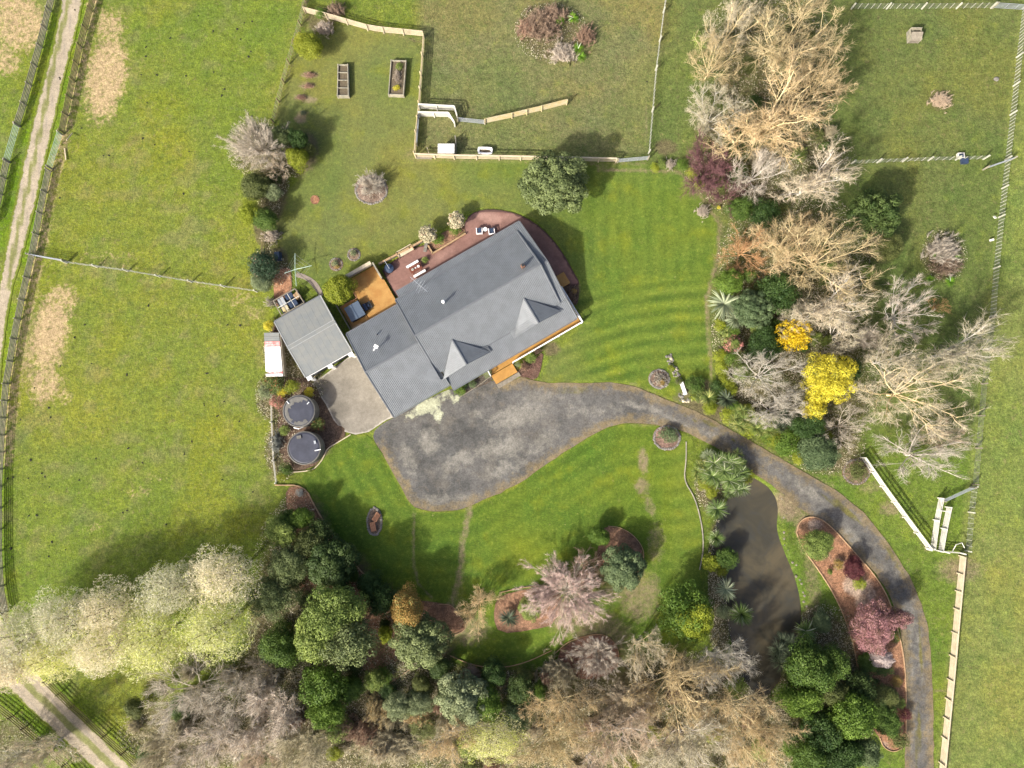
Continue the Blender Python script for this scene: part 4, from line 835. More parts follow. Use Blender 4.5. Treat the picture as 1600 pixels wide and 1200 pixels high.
rail_fence('white_fence', [(1344,715),(1375,760),(1410,808),(1446,856)], 'white timber fence slanting beside the curved drive', M['railwhite'], nr=4, hgt=1.35, cap=True, step=2.4, rw=.05)
rail_fence('white_fence', [(1448,858),(1475,862),(1500,864)], 'short white timber fence closing the bottom of the stock pens', M['railwhite'], nr=4, hgt=1.1, step=1.6)
rail_fence('pen_rail', [(1465,778),(1458,812),(1452,856)], 'left white rail fence of the narrow stock pen', M['railwhite'], nr=5, hgt=1.2, cap=False, rw=.05, group='rail sides of the stock pen')
rail_fence('pen_rail', [(1477,792),(1470,825),(1464,860)], 'right white rail fence of the narrow stock pen', M['railwhite'], nr=5, hgt=1.2, cap=False, rw=.05, group='rail sides of the stock pen')
MB().beam(G(1463,797,1.3), G(1485,800,1.3), .08,.08).top('pen_crossbar', G(1474,799,0), M['railwhite'], 'white crossbar joining the two rail sides of the stock pen', 'crossbar')
gate([(1470,782),(1514,762)], 'silver gate between the stock pen and the pasture fence', M['steel'])
MB().tube([G(1488,862,.8), G(1494,851,1.1), G(1503,848,1.1), G(1507,856,.9)], .05, 6).top('pipe_hoop', G(1498,856,0), M['railwhite'], 'curved white pipe hoop in the corner below the stock pen', 'pipe hoop')
rail_fence('boundary_rail_fence', [(1498,868),(1490,950),(1480,1060),(1471,1150),(1463,1230)], 'wide pale pine rail fence between the drive verge and the right pasture', M['raillight'], nr=5, hgt=1.25, cap=True, rw=.06, rh=.15)
rail_fence('garden_boundary', [(411,372),(409,410),(409,450)], 'low brown timber boundary beside the dark camellia', M['railbrown'], nr=3, hgt=.8)
rail_fence('garden_boundary', [(424,600),(425,660),(428,720),(432,755)], 'low whitish boundary fence left of the water tanks', M['railwhite'], nr=2, hgt=.6, step=2)
MB().beam(G(1545+8,338,.6), G(1556,341,.8), .25,.12).top('salt_trough', G(1554,339,0), M['railwhite'], 'upper small white block beside the right boundary fence', 'block')
MB().beam(G(1546,376,.3), G(1553,374,.5), .25,.12).top('salt_trough', G(1549,375,0), M['railwhite'], 'lower small white block beside the right boundary fence', 'block')

# curved timber edgings of the beds
def edging(px, label, w=.07, hgt=.16, mat=None):
    q = [G(x, y, 0) for x, y in densify(smooth_poly(px, False, 2), 9, False)]
    o = empty('bed_edging', q[0][:], 0, label, 'edging', None)
    for a, b in zip(q[:-1], q[1:]): timber('edging_board', a+Vector((0,0,hgt/2)), b+Vector((0,0,hgt/2)), w, hgt+.02, mat or M['edging'], o)
    return o
edging([(430,758),(476,758),(492,792),(512,824),(542,862),(562,892),(592,917),(622,932)], 'long curved timber edging between the front lawn and the west shrubbery', .13)
edging([(684,944),(706,944),(718,962),(732,982),(706,994)], 'bent timber edging round the tip of the bed right of the orange-brown tree')
edging([(703,1024),(740,1040),(780,1044),(820,1036),(862,1016)], 'timber edging along the bottom of the small shaded lawn')
edging([(780,926),(815,918),(850,914)], 'short timber edging above the bed left of the pink bare tree')
edging([(868,1020),(885,1004),(905,996),(935,989),(955,997),(968,1018),(964,1042)], 'oval timber edging round the grey bare bush')
edging([(950,822),(965,823),(985,832),(1000,848),(1006,862),(1005,878)], 'arched timber edging above the blue-green shrub')
edging([(1244,832),(1248,815),(1262,807),(1280,809),(1300,824),(1335,863),(1366,898),(1387,932),(1400,975),(1411,1020),(1415,1070),(1415,1146)], 'timber edging on the drive side of the long island bed', .12)
edging([(1244,832),(1254,858),(1280,892),(1305,932),(1325,978),(1336,1020),(1342,1060),(1345,1086)], 'timber edging on the pond side of the long island bed', .1)
edging([(1374,1152),(1380,1168),(1395,1175),(1410,1168)], 'curved edging at the foot of the island bed around the brown-green bush')
edging([(1072,690),(1072,720),(1068,750),(1084,775),(1092,800),(1098,830),(1099,860),(1093,890)], 'pale edging between the front lawn and the pond-side planting', .12, .1, M['rail'])
edging([(548,679),(530,690),(512,700),(507,712),(500,724),(488,735),(460,738),(436,738)], 'pale curved edging below the lower water tank', .11, .14, M['raillight'])
edging([(610,1066),(628,1054),(640,1046)], 'short straight edging in the bark between the shrubs below the orange-brown tree')
edging([(463,425),(482,440),(492,452),(500,463)], 'thin dark edging along the inside of the curved garden path', .06, .08, M['greywood'])

# ------------------------------------------------------------------ yard things
p = G(697,232,1.6); ss = empty('animal_shelter', (p.x, p.y, 0), 0, 'small shelter with a bright white flat roof against the rail fence', 'shelter')
link('roof', MB().box((0,0,1.6), (2.15,1.25,.06)).mesh('roof'), ss, M['white']); link('roof_rib', MB().box((0,-.55,1.65), (2.15,.06,.04)).mesh('roof_rib'), ss, M['whiteiron'])
for sx in (-1,1): link('side_wall', MB().box((sx*1.0,0,.78), (.05,1.1,1.56)).mesh('side_wall'), ss, M['greywood'])
link('back_wall', MB().box((0,-.55,.78), (1.9,.05,1.56)).mesh('back_wall'), ss, M['greywood'])
rail_fence('panel_fence', [(712,219),(712,241)], 'pale timber panel standing at the right side of the white-roofed shelter', M['rail'], nr=3, hgt=1.3, step=3)
p = G(758,236,.4); bt = empty('bathtub', (p.x, p.y, 0), -.04, 'old white bathtub used as a trough against the rail fence', 'bathtub')
mb = MB(); n = 16
def sq(a, hx, hy, z, k=4): c_, s_ = math.cos(a), math.sin(a); r = (abs(c_)**k+abs(s_)**k)**(-1/k); return (hx*r*c_, hy*r*s_, z)
ang = [2*math.pi*i/n+.01 for i in range(n)]
rings = [[sq(a,.80,.34,0) for a in ang],[sq(a,.98,.48,.55,8) for a in ang],[sq(a,.98,.48,.6,8) for a in ang],[sq(a,.78,.27,.6,3) for a in ang],[sq(a,.70,.2,.12,3) for a in ang]]
mb.add([v for r in rings for v in r], [(i*n+k, i*n+(k+1)%n, (i+1)*n+(k+1)%n, (i+1)*n+k) for i in range(4) for k in range(n)]+[tuple(4*n+k for k in range(n))]); link('tub', mb.mesh('tub'), bt, M['white'])
link('muddy_water', MB().prism([sq(a,.74,.24,0,3)[:2] for a in ang], .15, .38).mesh('muddy_water'), bt, M['soil'])
MB().beam(G(667,230,.3), G(670,239,.6), .09,.09).top('loose_post', G(668,235,0), M['railyellow'], 'short yellow post in the grass left of the white-roofed shelter', 'post')
MB().box((G(663,247,0).x,G(663,247,0).y,.12), (2.0,.3,.24)).top('narrow_trough', G(663,247,0), M['greywood'], 'narrow grey trough below the corner of the rail fence', 'trough')
def raised_bed(px4, label, bays, mat, hgt=.7, posts=True):
    q = [G(x, y, hgt) for x, y in px4]; c = sum(q, Vector())/4; o = empty('raised_bed', (c.x, c.y, 0), 0, label, 'raised bed')
    for a, b in zip(q, q[1:]+q[:1]):
        for k in range(3):
            A = a.copy(); B = b.copy(); A.z = B.z = hgt*(k+.5)/3; timber('side_board', A, B, .12, hgt/3-.012, mat, o)
    link('soil', MB().prism([((p.x-c.x)*.92, (p.y-c.y)*.96) for p in reversed(q)], 0, hgt-.22).mesh('soil'), o, M['soil'])
    for k in range(1, bays): timber('divider', q[0].lerp(q[3], k/bays)-Vector((0,0,.06)), q[1].lerp(q[2], k/bays)-Vector((0,0,.06)), .09, .14, M['rail'], o)
    for a in q: b = a.copy(); b.z = 0; timber('corner_post', b, a+Vector((0,0,.06)), .16, .16, mat, o)
    return o, q
raised_bed([(528,101),(543,101),(544,149),(527,149)], 'narrow grey raised bed divided into four netted bays', 4, M['rail'])
rb2, rq = raised_bed([(611,94),(634,95),(630,148),(607,147)], 'wider raised bed full of straggly vegetables', 1, M['rail'])
p = G(1432,53,1.0); hu = empty('hutch', (p.x, p.y, 0), .0, 'small open-fronted timber hutch standing alone in the top right paddock', 'hutch')
link('roof_panel', MB().add([(-.75,-.8,.75),(.75,-.8,.75),(.8,.15,1.25),(-.7,.15,1.25),(-.75,-.8,.69),(.75,-.8,.69),(.8,.15,1.19),(-.7,.15,1.19)], [(0,1,2,3),(7,6,5,4),(0,4,5,1),(1,5,6,2),(2,6,7,3),(3,7,4,0)]).mesh('roof_panel'), hu, M['greywood'])
for s in (-.72,.72): link('side_wall', MB().box((s,0,.5), (.06,1.5,1.0)).mesh('side_wall'), hu, M['rail'])
link('back_wall', MB().box((0,.78,.6), (1.5,.06,1.2)).mesh('back_wall'), hu, M['rail']); link('floor', MB().box((0,0,.12), (1.4,1.5,.05)).mesh('floor'), hu, M['greywood'])
def rock(mb, c, r, seed, flat=.7):
    q = random.Random(seed); n = 7; vs = []
    for j, (zz, k) in enumerate(((0,.9),(.5,1.),(.85,.6))):
        for i in range(n): a = 2*math.pi*i/n+j*.3; rr = r*k*q.uniform(.75,1.15); vs.append((c[0]+rr*math.cos(a), c[1]+rr*math.sin(a), c[2]+zz*r*flat*1.2))
    vs.append((c[0], c[1], c[2]+r*flat*1.15)); fs = [(j*n+i, j*n+(i+1)%n, (j+1)*n+(i+1)%n, (j+1)*n+i) for j in range(2) for i in range(n)]+[(2*n+i, 2*n+(i+1)%n, 3*n) for i in range(n)]
    return mb.add(vs, fs)
p = G(1556,124,0); rock(MB(), p, .36, 3).top('boulder', p[:], M['stone'], 'single pale boulder in the top right paddock', 'boulder')
for x, y, mm, lab in [(1502,243,'railwhite','pale-rimmed square water trough above the right cross fence'),(1508,251,'navy','dark square trough below the right cross fence')]:
    p = G(x, y, .4); b = empty('water_trough', (p.x, p.y, 0), .05, lab, 'trough')
    link('trough_body', MB().box((0,0,.22), (.8,.7,.44), 0, 1.1).mesh('trough_body'), b, M[mm]); link('water', MB().box((0,0,.445), (.6,.5,.02)).mesh('water'), b, M['navy'])
# white garden seat and rockery
p = G(1068,607,.5); se = empty('garden_bench', (p.x, p.y, 0), math.radians(-72), 'narrow white bench at the lower end of the rock border', 'bench')
for k in range(3): link('seat_slat', MB().box((0,-.16+.16*k,.46), (1.7,.14,.04)).mesh('seat_slat'), se, M['white'])
for s in (-.7,.7): link('leg', MB().box((s,0,.22), (.1,.4,.44)).mesh('leg'), se, M['white'])
sc_ = 0
ln = smooth_poly([(1044,556),(1050,568),(1056,580),(1062,592)], False, 1)+[(1066,618),(1068,624),(1074,626),(1080,624),(1062,626),(1120,640),(1127,641),(1200,640)][:5]
R = random.Random(5); q = G(1055,580,0); rk = empty('rockery', q[:], 0, 'line of pale rocks with small plants beside the east lawn', 'rockery')
for x, y in densify([(1044,556),(1052,574),(1061,594)], 3.2, False)+densify([(1064,617),(1067,625),(1078,626)], 3.5, False):
    for k in range(3):
        pq = G(x+R.uniform(-5,5), y+R.uniform(-2,2), 0); rock(MB(), (pq.x-q.x, pq.y-q.y, 0), R.uniform(.10,.24), R.random()).build('rock', M['stone'] if R.random() < .8 else M['raillight'], rk, (0,0,0))
def ring_stones(cx, cy, rx, ry, n, label, r0=.12, r1=.2, mat='stone', bricks=False):
    q = G(cx, cy, 0); o = empty('stone_edging', q[:], 0, label, 'edging'); R = random.Random(int(cx))
    for k in range(n):
        a = 2*math.pi*k/n; pq = G(cx+rx*math.cos(a)*R.uniform(.96,1.04), cy+ry*math.sin(a)*R.uniform(.96,1.04), 0)
        rock(MB(), (pq.x-q.x, pq.y-q.y, .0), R.uniform(r0, r1), R.random(), .6).build('stone', M[mat], o, (0,0,0))
ring_stones(580,298,24,20,40,'ring of pale stones round the grey leafless bush on the north lawn', .14,.2)
ring_stones(525,413,9.5,9,22,'stone ring of the lower left little round flower bed', .1,.15)
ring_stones(553,398,9,9,22,'stone ring of the upper right little round flower bed', .1,.15)
ring_stones(1030,592,15,14,34,'stone ring round the brownish bed beside the drive', .12,.2)
ring_stones(1042,684,20,18,40,'stone ring round the blue-green shrub at the bend of the drive', .12,.2)
ring_stones(1338,737,20,19,38,'stone ring round the clipped round shrub near the white fence', .1,.16)
ring_stones(585,815,11,21,40,'stone ring of the oval bed in the front lawn', .12,.2,'stone')
for i, (x, y, rz, lab) in enumerate([(588,808,1.0,'upper tan sleeper seat in the oval stone bed'),(583,823,-1.35,'lower tan sleeper seat in the oval stone bed')]):
    p = G(x, y, .3); b = empty('sleeper_seat', (p.x, p.y, .04), rz, lab, 'seat')
    for k in (-1,0,1): link('plank', MB().box((0,k*.23,.28), (1.15,.21,.1)).mesh('plank'), b, M['sleeper'])
    for k in (-.4,.4): link('leg', MB().box((k,0,.12), (.15,.5,.22)).mesh('leg'), b, M['sleeper'])
# rocks on the pond bank
q = G(1235,880,0); rk = empty('pond_rocks', q[:], 0, 'pale stones strewn along the eastern bank of the pond', 'rocks')
for x, y in densify([(1217,762),(1222,800),(1222,850),(1238,885),(1250,915),(1256,950)], 8, False):
    pq = G(x+R.uniform(0,8), y+R.uniform(-3,3), 0); rock(MB(), (pq.x-q.x, pq.y-q.y, -.15), R.uniform(.08,.22), R.random()).build('rock', M['greywood'] if R.random() < .75 else M['stone'], rk, (0,0,0))
# clods and droppings on the paddocks: nobody could count them
mb = MB(); R = random.Random(11)
spots = [(229,64),(266,60),(332,50),(371,46),(376,62),(391,71),(391,81),(389,89),(353,64),(334,113),(323,129),(350,140),(347,150),(229,160),(221,117),(228,74),(228,88),(381,36),(395,34),(399,57),(290,118),(246,118),(257,88),(124,750),(77,762),(103,765),(199,797),(102,858),(17,857),(18,870),(81,847),(76,869),(149,716),(289,709),(232,477),(117,527),(157,548),(77,637),(375,508),(355,508),(80,652),(65,740),(70,745),(70,786),(58,806),(46,806),(20,747),(11,747),(44,748),(1010,128),(170,242),(161,243),(300,690),(200,700),(340,650),(260,820)]
for x, y in spots+[(R.uniform(60,420), R.uniform(10,380)) for _ in range(12)]+[(R.uniform(20,410), R.uniform(480,860)) for _ in range(20)]:
    for k in range(R.choice((1,2,3))): rock(mb, G(x+R.uniform(-1.2,1.2), y+R.uniform(-1.2,1.2), 0), R.uniform(.05,.14), R.random(), .5)
tag(mb.build('clods', M['dung'], None, (0,0,0)), 'small dark clods scattered over the left paddocks', 'clods', kind='stuff')
# ------------------------------------------------------------------ vegetation meshes (unit size: radius 1, height 1), shared between alike plants
def unitv(a): return a/np.maximum(np.linalg.norm(a, axis=-1, keepdims=True), 1e-9)
def perp(d, r):
    v = unitv(r.normal(size=d.shape)); v = v-(v*d).sum(-1, keepdims=True)*d; return unitv(v)
def grow(P, D, L, K, wig, up, r, grav=0.):
    """polylines (N,K,3) that wander and bend upward (up>0) or droop (grav)"""
    n = len(P); pts = np.zeros((n, K, 3)); pts[:,0] = P; d = unitv(D)
    for k in range(1, K):
        d = unitv(d+r.normal(size=(n,3))*wig+np.array([0,0,up-grav*k/K])); pts[:,k] = pts[:,k-1]+d*(L/(K-1))[:,None]
    return pts
def spawn(pts, L, cnt, t0, t1, ang, f, r, fall=.45, up=0.):
    n, K, _ = pts.shape; idx = np.repeat(np.arange(n), cnt); t = r.uniform(t0, t1, len(idx)); s = t*(K-1); i = np.minimum(s.astype(int), K-2); w = (s-i)[:,None]
    a = pts[idx, i]; b = pts[idx, i+1]; P = a*(1-w)+b*w; d = unitv(b-a); an = r.normal(ang, ang*.25, len(idx))[:,None]
    D = unitv(d*np.cos(an)+perp(d, r)*np.sin(an)+np.array([0,0,up])); LL = L[idx]*f*(1-fall*t)*r.uniform(.7,1.25,len(idx))
    return P, D, LL
def tubes(pts, R0, R1, sides=3):
    n, K, _ = pts.shape; d = np.zeros_like(pts); d[:,1:-1] = pts[:,2:]-pts[:,:-2]; d[:,0] = pts[:,1]-pts[:,0]; d[:,-1] = pts[:,-1]-pts[:,-2]; d = unitv(d)
    ref = np.where(np.abs(d[...,2:3]) < .9, np.array([0,0,1.]), np.array([1.,0,0])); a = unitv(np.cross(d, ref)); b = np.cross(a, d)
    rad = (np.linspace(1, 0, K)[None,:]*np.atleast_1d(R0)[:,None]+np.linspace(0, 1, K)[None,:]*np.atleast_1d(R1)[:,None])
    rad = np.broadcast_to(rad, (n, K)); th = 2*np.pi*np.arange(sides)/sides
    V = pts[:,:,None,:]+rad[:,:,None,None]*(np.cos(th)[None,None,:,None]*a[:,:,None,:]+np.sin(th)[None,None,:,None]*b[:,:,None,:])
    base = (np.arange(n)*K*sides)[:,None,None]+(np.arange(K-1)*sides)[None,:,None]+np.arange(sides)[None,None,:]; nx = (np.arange(sides)+1)%sides
    b2 = (np.arange(n)*K*sides)[:,None,None]+(np.arange(K-1)*sides)[None,:,None]+nx[None,None,:]
    Q = np.stack([base, b2, b2+sides, base+sides], -1).reshape(-1, 4)
    return V.reshape(-1, 3), Q
def cones(P, D, L, R, r):
    """thin twigs: a three-sided spike each"""
    n = len(P); d = unitv(D); a = perp(d, r); b = np.cross(d, a); th = 2*np.pi*np.arange(3)/3
    ring = P[:,None,:]+R[:,None,None]*(np.cos(th)[None,:,None]*a[:,None,:]+np.sin(th)[None,:,None]*b[:,None,:])
    V = np.concatenate([ring, (P+d*L[:,None])[:,None,:]], 1).reshape(-1, 3); o = (np.arange(n)*4)[:,None]
    T = np.concatenate([np.stack([o[:,0]+i, o[:,0]+(i+1)%3, o[:,0]+3], -1) for i in range(3)])
    return V, T
class Acc:
    def __init__(s): s.V = []; s.Q = []; s.T = []; s.t = []; s.p = []; s.n = 0
    def add(s, V, Q=None, T=None, tone=None, pick=None):
        if Q is not None: s.Q.append(Q+s.n)
        if T is not None: s.T.append(T+s.n)
        s.V.append(V); s.t.append(np.full(len(V), .5) if tone is None else tone); s.p.append(np.zeros(len(V)) if pick is None else pick); s.n += len(V)
    def data(s): return np.concatenate(s.V), (np.concatenate(s.Q) if s.Q else None), (np.concatenate(s.T) if s.T else None), np.concatenate(s.t), np.concatenate(s.p)
def bare_tree(seed, nl=8, lean=.75, twigs=8, sub=8, sub2=6, wig=.11, up=.08, f=(.62,.58,.42), grav=0., nstem=1, tw_r=.0026, ang=.75, clump=0., lr=.0145):
    r = np.random.default_rng(seed); trunk = Acc(); crown = Acc()
    az = np.linspace(0, 2*np.pi, nl, endpoint=False)+r.uniform(-.3, .3, nl)+r.uniform(0, 6)
    z0 = r.uniform(.05, .30, nl); incl = r.normal(lean, .25, nl); incl[0] = .15; incl[nl//2] = .4
    P = np.stack([.02*np.cos(az), .02*np.sin(az), z0], -1); D = np.stack([np.sin(incl)*np.cos(az), np.sin(incl)*np.sin(az), np.cos(incl)], -1)
    L = r.uniform(.75, 1.1, nl)
    st = grow(np.array([[0,0,-.02]]), np.array([[.03,.03,1.]]), np.array([.34]), 5, .05, .1, r); V, Q = tubes(st, .034, .022, 7); trunk.add(V, Q)
    l1 = grow(P, D, L, 8, wig*.8, up*.6, r); V, Q = tubes(l1, lr, lr*.33, 5); trunk.add(V, Q)
    P, D, L2 = spawn(l1, L, sub, .18, 1., ang, f[0], r, up=up); l2 = grow(P, D, L2, 6, wig, up, r, grav*.5); V, Q = tubes(l2, lr*.46, lr*.17, 3); trunk.add(V, Q)
    P, D, L3 = spawn(l2, L2, sub2, .15, 1., ang*.95, f[1], r, up=up*.6); l3 = grow(P, D, L3, 4, wig*1.1, up*.5, r, grav); V, Q = tubes(l3, .0042, .0020, 3)
    tn = np.repeat(r.uniform(0, .7, len(l3)), len(V)//len(l3)); crown.add(V, Q, tone=tn)
    P, D, L4 = spawn(l3, L3, twigs, .05, 1., .75, f[2]*2.4, r, fall=.3, up=up*.3-grav*.3); L4 = np.clip(L4, .06, .20)
    V, T = cones(P, D, L4, np.full(len(P), tw_r)*r.uniform(.6, 1.2, len(P)), r)
    crown.add(V, T=T, tone=np.repeat(np.repeat(r.uniform(0, 1, len(l3)), twigs)*.6+r.uniform(0, .4, len(P)), 4), pick=np.repeat(r.random(len(P)), 4))
    out = []
    cv = crown.data()[0]; s = 1/np.percentile(np.hypot(cv[:,0], cv[:,1]), 96); zt = 1/np.percentile(cv[:,2], 99.5)
    for nm, a in (('trunk', trunk), ('crown', crown)):
        V, Q, T, t, p = a.data(); V = V*np.array([s, s, zt]); out.append(mesh_np(nm, V, tris=T, quads=Q, attrs={'tone': t, 'pick': p}))
    return out
def leaves(C, Nn, size, r, asp=.55, jitter=.6):
    n = len(C); nn = unitv(Nn+r.normal(size=C.shape)*jitter); a = perp(nn, r); b = np.cross(nn, a); s = (size*r.uniform(.6, 1.3, n))[:,None]
    V = np.stack([C-a*s, C+b*s*asp, C+a*s, C-b*s*asp], 1).reshape(-1, 3); o = np.arange(n)*4
    return V, np.stack([o, o+1, o+2, o+3], -1)
def leafy(seed, nlobe=34, nleaf=16000, lobe=.26, size=.036, zc=.56, hz=.42, asp=.55, flat=1., jitter=.42, skirt=.0, spread=.78, cone=0.):
    r = np.random.default_rng(seed); d = unitv(r.normal(size=(nlobe, 3))); d[:,2] = np.abs(d[:,2])*1.0-skirt*.6; d = unitv(d)
    # spread lobes evenly
    for _ in range(12):
        df = d[:,None]-d[None]; q = (df**2).sum(-1)+np.eye(nlobe)*9; d = d+(df/(q[...,None]**1.5)).sum(1)*.004; d[:,2] = np.maximum(d[:,2], -.25); d = unitv(d)
    rr = spread*r.uniform(.72, 1.08, nlobe)
    c = d*rr[:,None]; c[:,:2] *= (1-cone*np.clip(d[:,2:3], 0, 1)); lr = lobe*r.uniform(.5, 1.4, nlobe)
    c = np.concatenate([c, d*.42]); lr = np.concatenate([lr, lr*1.3])
    w = lr**2; idx = r.choice(len(c), nleaf, p=w/w.sum()); q = unitv(r.normal(size=(nleaf, 3))+np.array([0,0,.35])+c[idx]*.5)
    P = c[idx]+q*(lr[idx]*r.uniform(.72, 1.06, nleaf))[:,None]
    V, Q = leaves(P, q, size, r, asp, jitter); V = V*np.array([1,1,hz])+np.array([0,0,zc]); V[:,2] = np.maximum(V[:,2], .01)
    lt = r.uniform(0, 1, len(c)); tone = np.repeat(np.clip(lt[idx]*.55+r.uniform(0, .45, nleaf), 0, 1), 4); pick = np.repeat(np.clip(lt[idx[:]]*.5+r.random(nleaf)*.5, 0, 1), 4)
    s = 1/np.percentile(np.hypot(V[:,0], V[:,1]), 98); V[:,:2] *= s
    cm = mesh_np('crown', V, quads=Q, attrs={'tone': tone, 'pick': pick})
    n = 6; az = np.linspace(0, 6.28, n, endpoint=False)+r.uniform(0, 1, n); D = np.stack([np.cos(az)*.7, np.sin(az)*.7, np.full(n, .8)], -1)
    t = Acc(); st = grow(np.array([[0,0,-.03]]), np.array([[0,0,1.]]), np.array([.6]), 5, .06, 0, r); v, qd = tubes(st, .055, .03, 7); t.add(v, qd)
    li = grow(np.tile([[0,0,.22]], (n,1)), D, np.full(n, .65), 5, .15, .1, r); v, qd = tubes(li, .026, .008, 5); t.add(v, qd)
    V, Q2, T, tt, pp2 = t.data(); return [mesh_np('trunk', V, quads=Q2, attrs={'tone': tt, 'pick': pp2}), cm]
def spiky(seed, heads=1, blades=90, w=.028, droop=.55, upright=.6, seg=3, hs=1.0):
    """cabbage tree / flax: heads of long pointed blades"""
    r = np.random.default_rng(seed); a = Acc(); tr = Acc()
    for k in range(heads):
        if heads == 1: c = np.array([0,0,.62]); sc = 1.
        else: an = 2*math.pi*k/heads+r.uniform(-.4,.4); c = np.array([math.cos(an)*.55, math.sin(an)*.55, r.uniform(.5,.8)]) if k else np.array([0,0,.8]); sc = .52
        c = c*np.array([1,1,hs]); st = grow(np.array([[c[0]*.2, c[1]*.2, -.02]]), np.array([[c[0], c[1], c[2]]]), np.array([np.linalg.norm(c)]), 4, .03, 0, r); v, q = tubes(st, .045*sc, .035*sc, 6); tr.add(v, q)
        n = blades; az = r.uniform(0, 2*np.pi, n); el = r.uniform(-.25, 1.35, n)*upright+.05; D = np.stack([np.cos(az)*np.cos(el), np.sin(az)*np.cos(el), np.sin(el)], -1)
        L = sc*r.uniform(.75, 1.08, n); K = seg+1; pts = np.zeros((n, K, 3)); pts[:,0] = c+D*.03; d = D.copy()
        for i in range(1, K): pts[:,i] = pts[:,i-1]+d*(L/seg)[:,None]; d = unitv(d-np.array([0,0,droop*.55]))
        side = unitv(np.cross(D, np.array([0,0,1.])))+np.array([0,0,.25]); ww = (w*sc*np.array([.7,1.,.75,.08][:K] if K == 4 else np.linspace(.9,.1,K)))[None,:,None]
        V = np.stack([pts-side[:,None]*ww, pts+side[:,None]*ww], 2).reshape(-1, 3); o = (np.arange(n)*K*2)[:,None]+(np.arange(K-1)*2)[None]; Q = np.stack([o, o+1, o+3, o+2], -1).reshape(-1, 4)
        a.add(V, Q, tone=np.repeat(r.uniform(0, 1, n), K*2), pick=np.repeat(r.random(n), K*2))
    V, Q, T, t, p = a.data(); s = 1/np.percentile(np.hypot(V[:,0], V[:,1]), 97); V[:,2] = np.maximum(V[:,2], .02)
    v2, q2, _, t2, p2 = tr.data(); return [mesh_np('trunk', v2*np.array([s,s,1]), quads=q2, attrs={'tone': t2, 'pick': p2}), mesh_np('crown', V*np.array([s,s,1]), quads=Q, attrs={'tone': t, 'pick': p})]
def puffy(seed, npuff=52, nt=330, pr=.24, spread=.80, tw=.0024, lf=.22):
    """pale budding poplar or willow seen from above: round puffs of fine radiating twigs"""
    r = np.random.default_rng(seed); a = Acc(); tr = Acc(); ang = r.uniform(0, 2*np.pi, npuff); rad = np.sqrt(r.uniform(0.01, 1, npuff))*spread
    z = .92-.40*rad**2+r.uniform(-.10, .10, npuff); C = np.stack([rad*np.cos(ang), rad*np.sin(ang), z], -1)
    base = np.tile([[0,0,.12]], (npuff, 1))+r.normal(size=(npuff,3))*.03; li = np.zeros((npuff, 6, 3))
    for k in range(6): t = k/5; li[:,k] = base*(1-t)+C*t*np.array([1,1,.95])+np.array([0,0,.10])*math.sin(t*3.1)+r.normal(size=(npuff,3))*.018*(k > 0)
    v, q = tubes(li, .018, .004, 4); tr.add(v, q); st = grow(np.array([[0,0,-.03]]), np.array([[0,0,1.]]), np.array([.25]), 4, .04, 0, r); v, q = tubes(st, .05, .04, 7); tr.add(v, q)
    pp = pr*r.uniform(.7, 1.25, npuff); idx = np.repeat(np.arange(npuff), nt); D = unitv(r.normal(size=(len(idx),3))+np.array([0,0,.5])+C[idx]*np.array([.5,.5,0])); s = r.uniform(.15, .8, len(idx))
    P = C[idx]+D*(pp[idx]*s)[:,None]*.75*np.array([1,1,.6]); D2 = unitv(D+r.normal(size=D.shape)*.35)*np.array([1,1,.7])
    pt = r.uniform(0, 1, npuff); v, t3 = cones(P, D2, pp[idx]*r.uniform(.4, .8, len(idx)), np.full(len(idx), tw), r); a.add(v, T=t3, tone=np.repeat(np.clip(pt[idx]*.5+r.uniform(0, .5, len(idx)), 0, 1), 4), pick=np.repeat(np.clip(pt[idx]*.7+r.random(len(idx))*.3, 0, 1), 4))
    nb = int(len(idx)*lf); j = r.choice(len(idx), nb); v, q = leaves(P[j]+D2[j]*(pp[idx[j]]*.28)[:,None], D[j], .010, r, .5, 1.); a.add(v, q, tone=np.repeat(r.uniform(.3, 1, nb), 4), pick=np.repeat(np.clip(pt[idx[j]]*.75+r.random(nb)*.35, 0, 1), 4))
    out = []
    for nm, x in (('trunk', tr), ('crown', a)):
        V, Q, T, t, p = x.data(); out.append(mesh_np(nm, V, tris=T, quads=Q, attrs={'tone': t, 'pick': p}))
    return out
def twiggy(seed, n=6000, up=.35, tw=.0055, nb=120, drop=0.):
    """low tangle of stems radiating from the ground"""
    r = np.random.default_rng(seed); a = Acc(); P = np.zeros((nb,3)); az = r.uniform(0, 6.28, nb); el = r.uniform(.25, 1.4, nb); D = np.stack([np.cos(az)*np.cos(el), np.sin(az)*np.cos(el), np.sin(el)], -1)
    P[:,:2] = r.normal(size=(nb,2))*.38; l = grow(P, D, np.full(nb, .7)*r.uniform(.5,1.1,nb), 6, .25, up*.2-drop, r); V, Q = tubes(l, .009, .003, 3); a.add(V, Q, tone=np.repeat(r.random(nb), len(V)//nb))
    P, D, L = spawn(l, np.full(nb, 1.), n//nb, .15, 1., .6, .3, r, up=.1); V, T = cones(P, D, L, np.full(len(P), tw), r); a.add(V, T=T, tone=np.repeat(r.random(len(P)), 4), pick=np.repeat(r.random(len(P)), 4))
    V, Q, T, t, p = a.data(); s = 1/np.percentile(np.hypot(V[:,0], V[:,1]), 97); V = V*np.array([s, s, 1/np.percentile(V[:,2], 99)]); V[:,2] = np.maximum(V[:,2], .01)
    return [None, mesh_np('stems', V, tris=T, quads=Q, attrs={'tone': t, 'pick': p})]
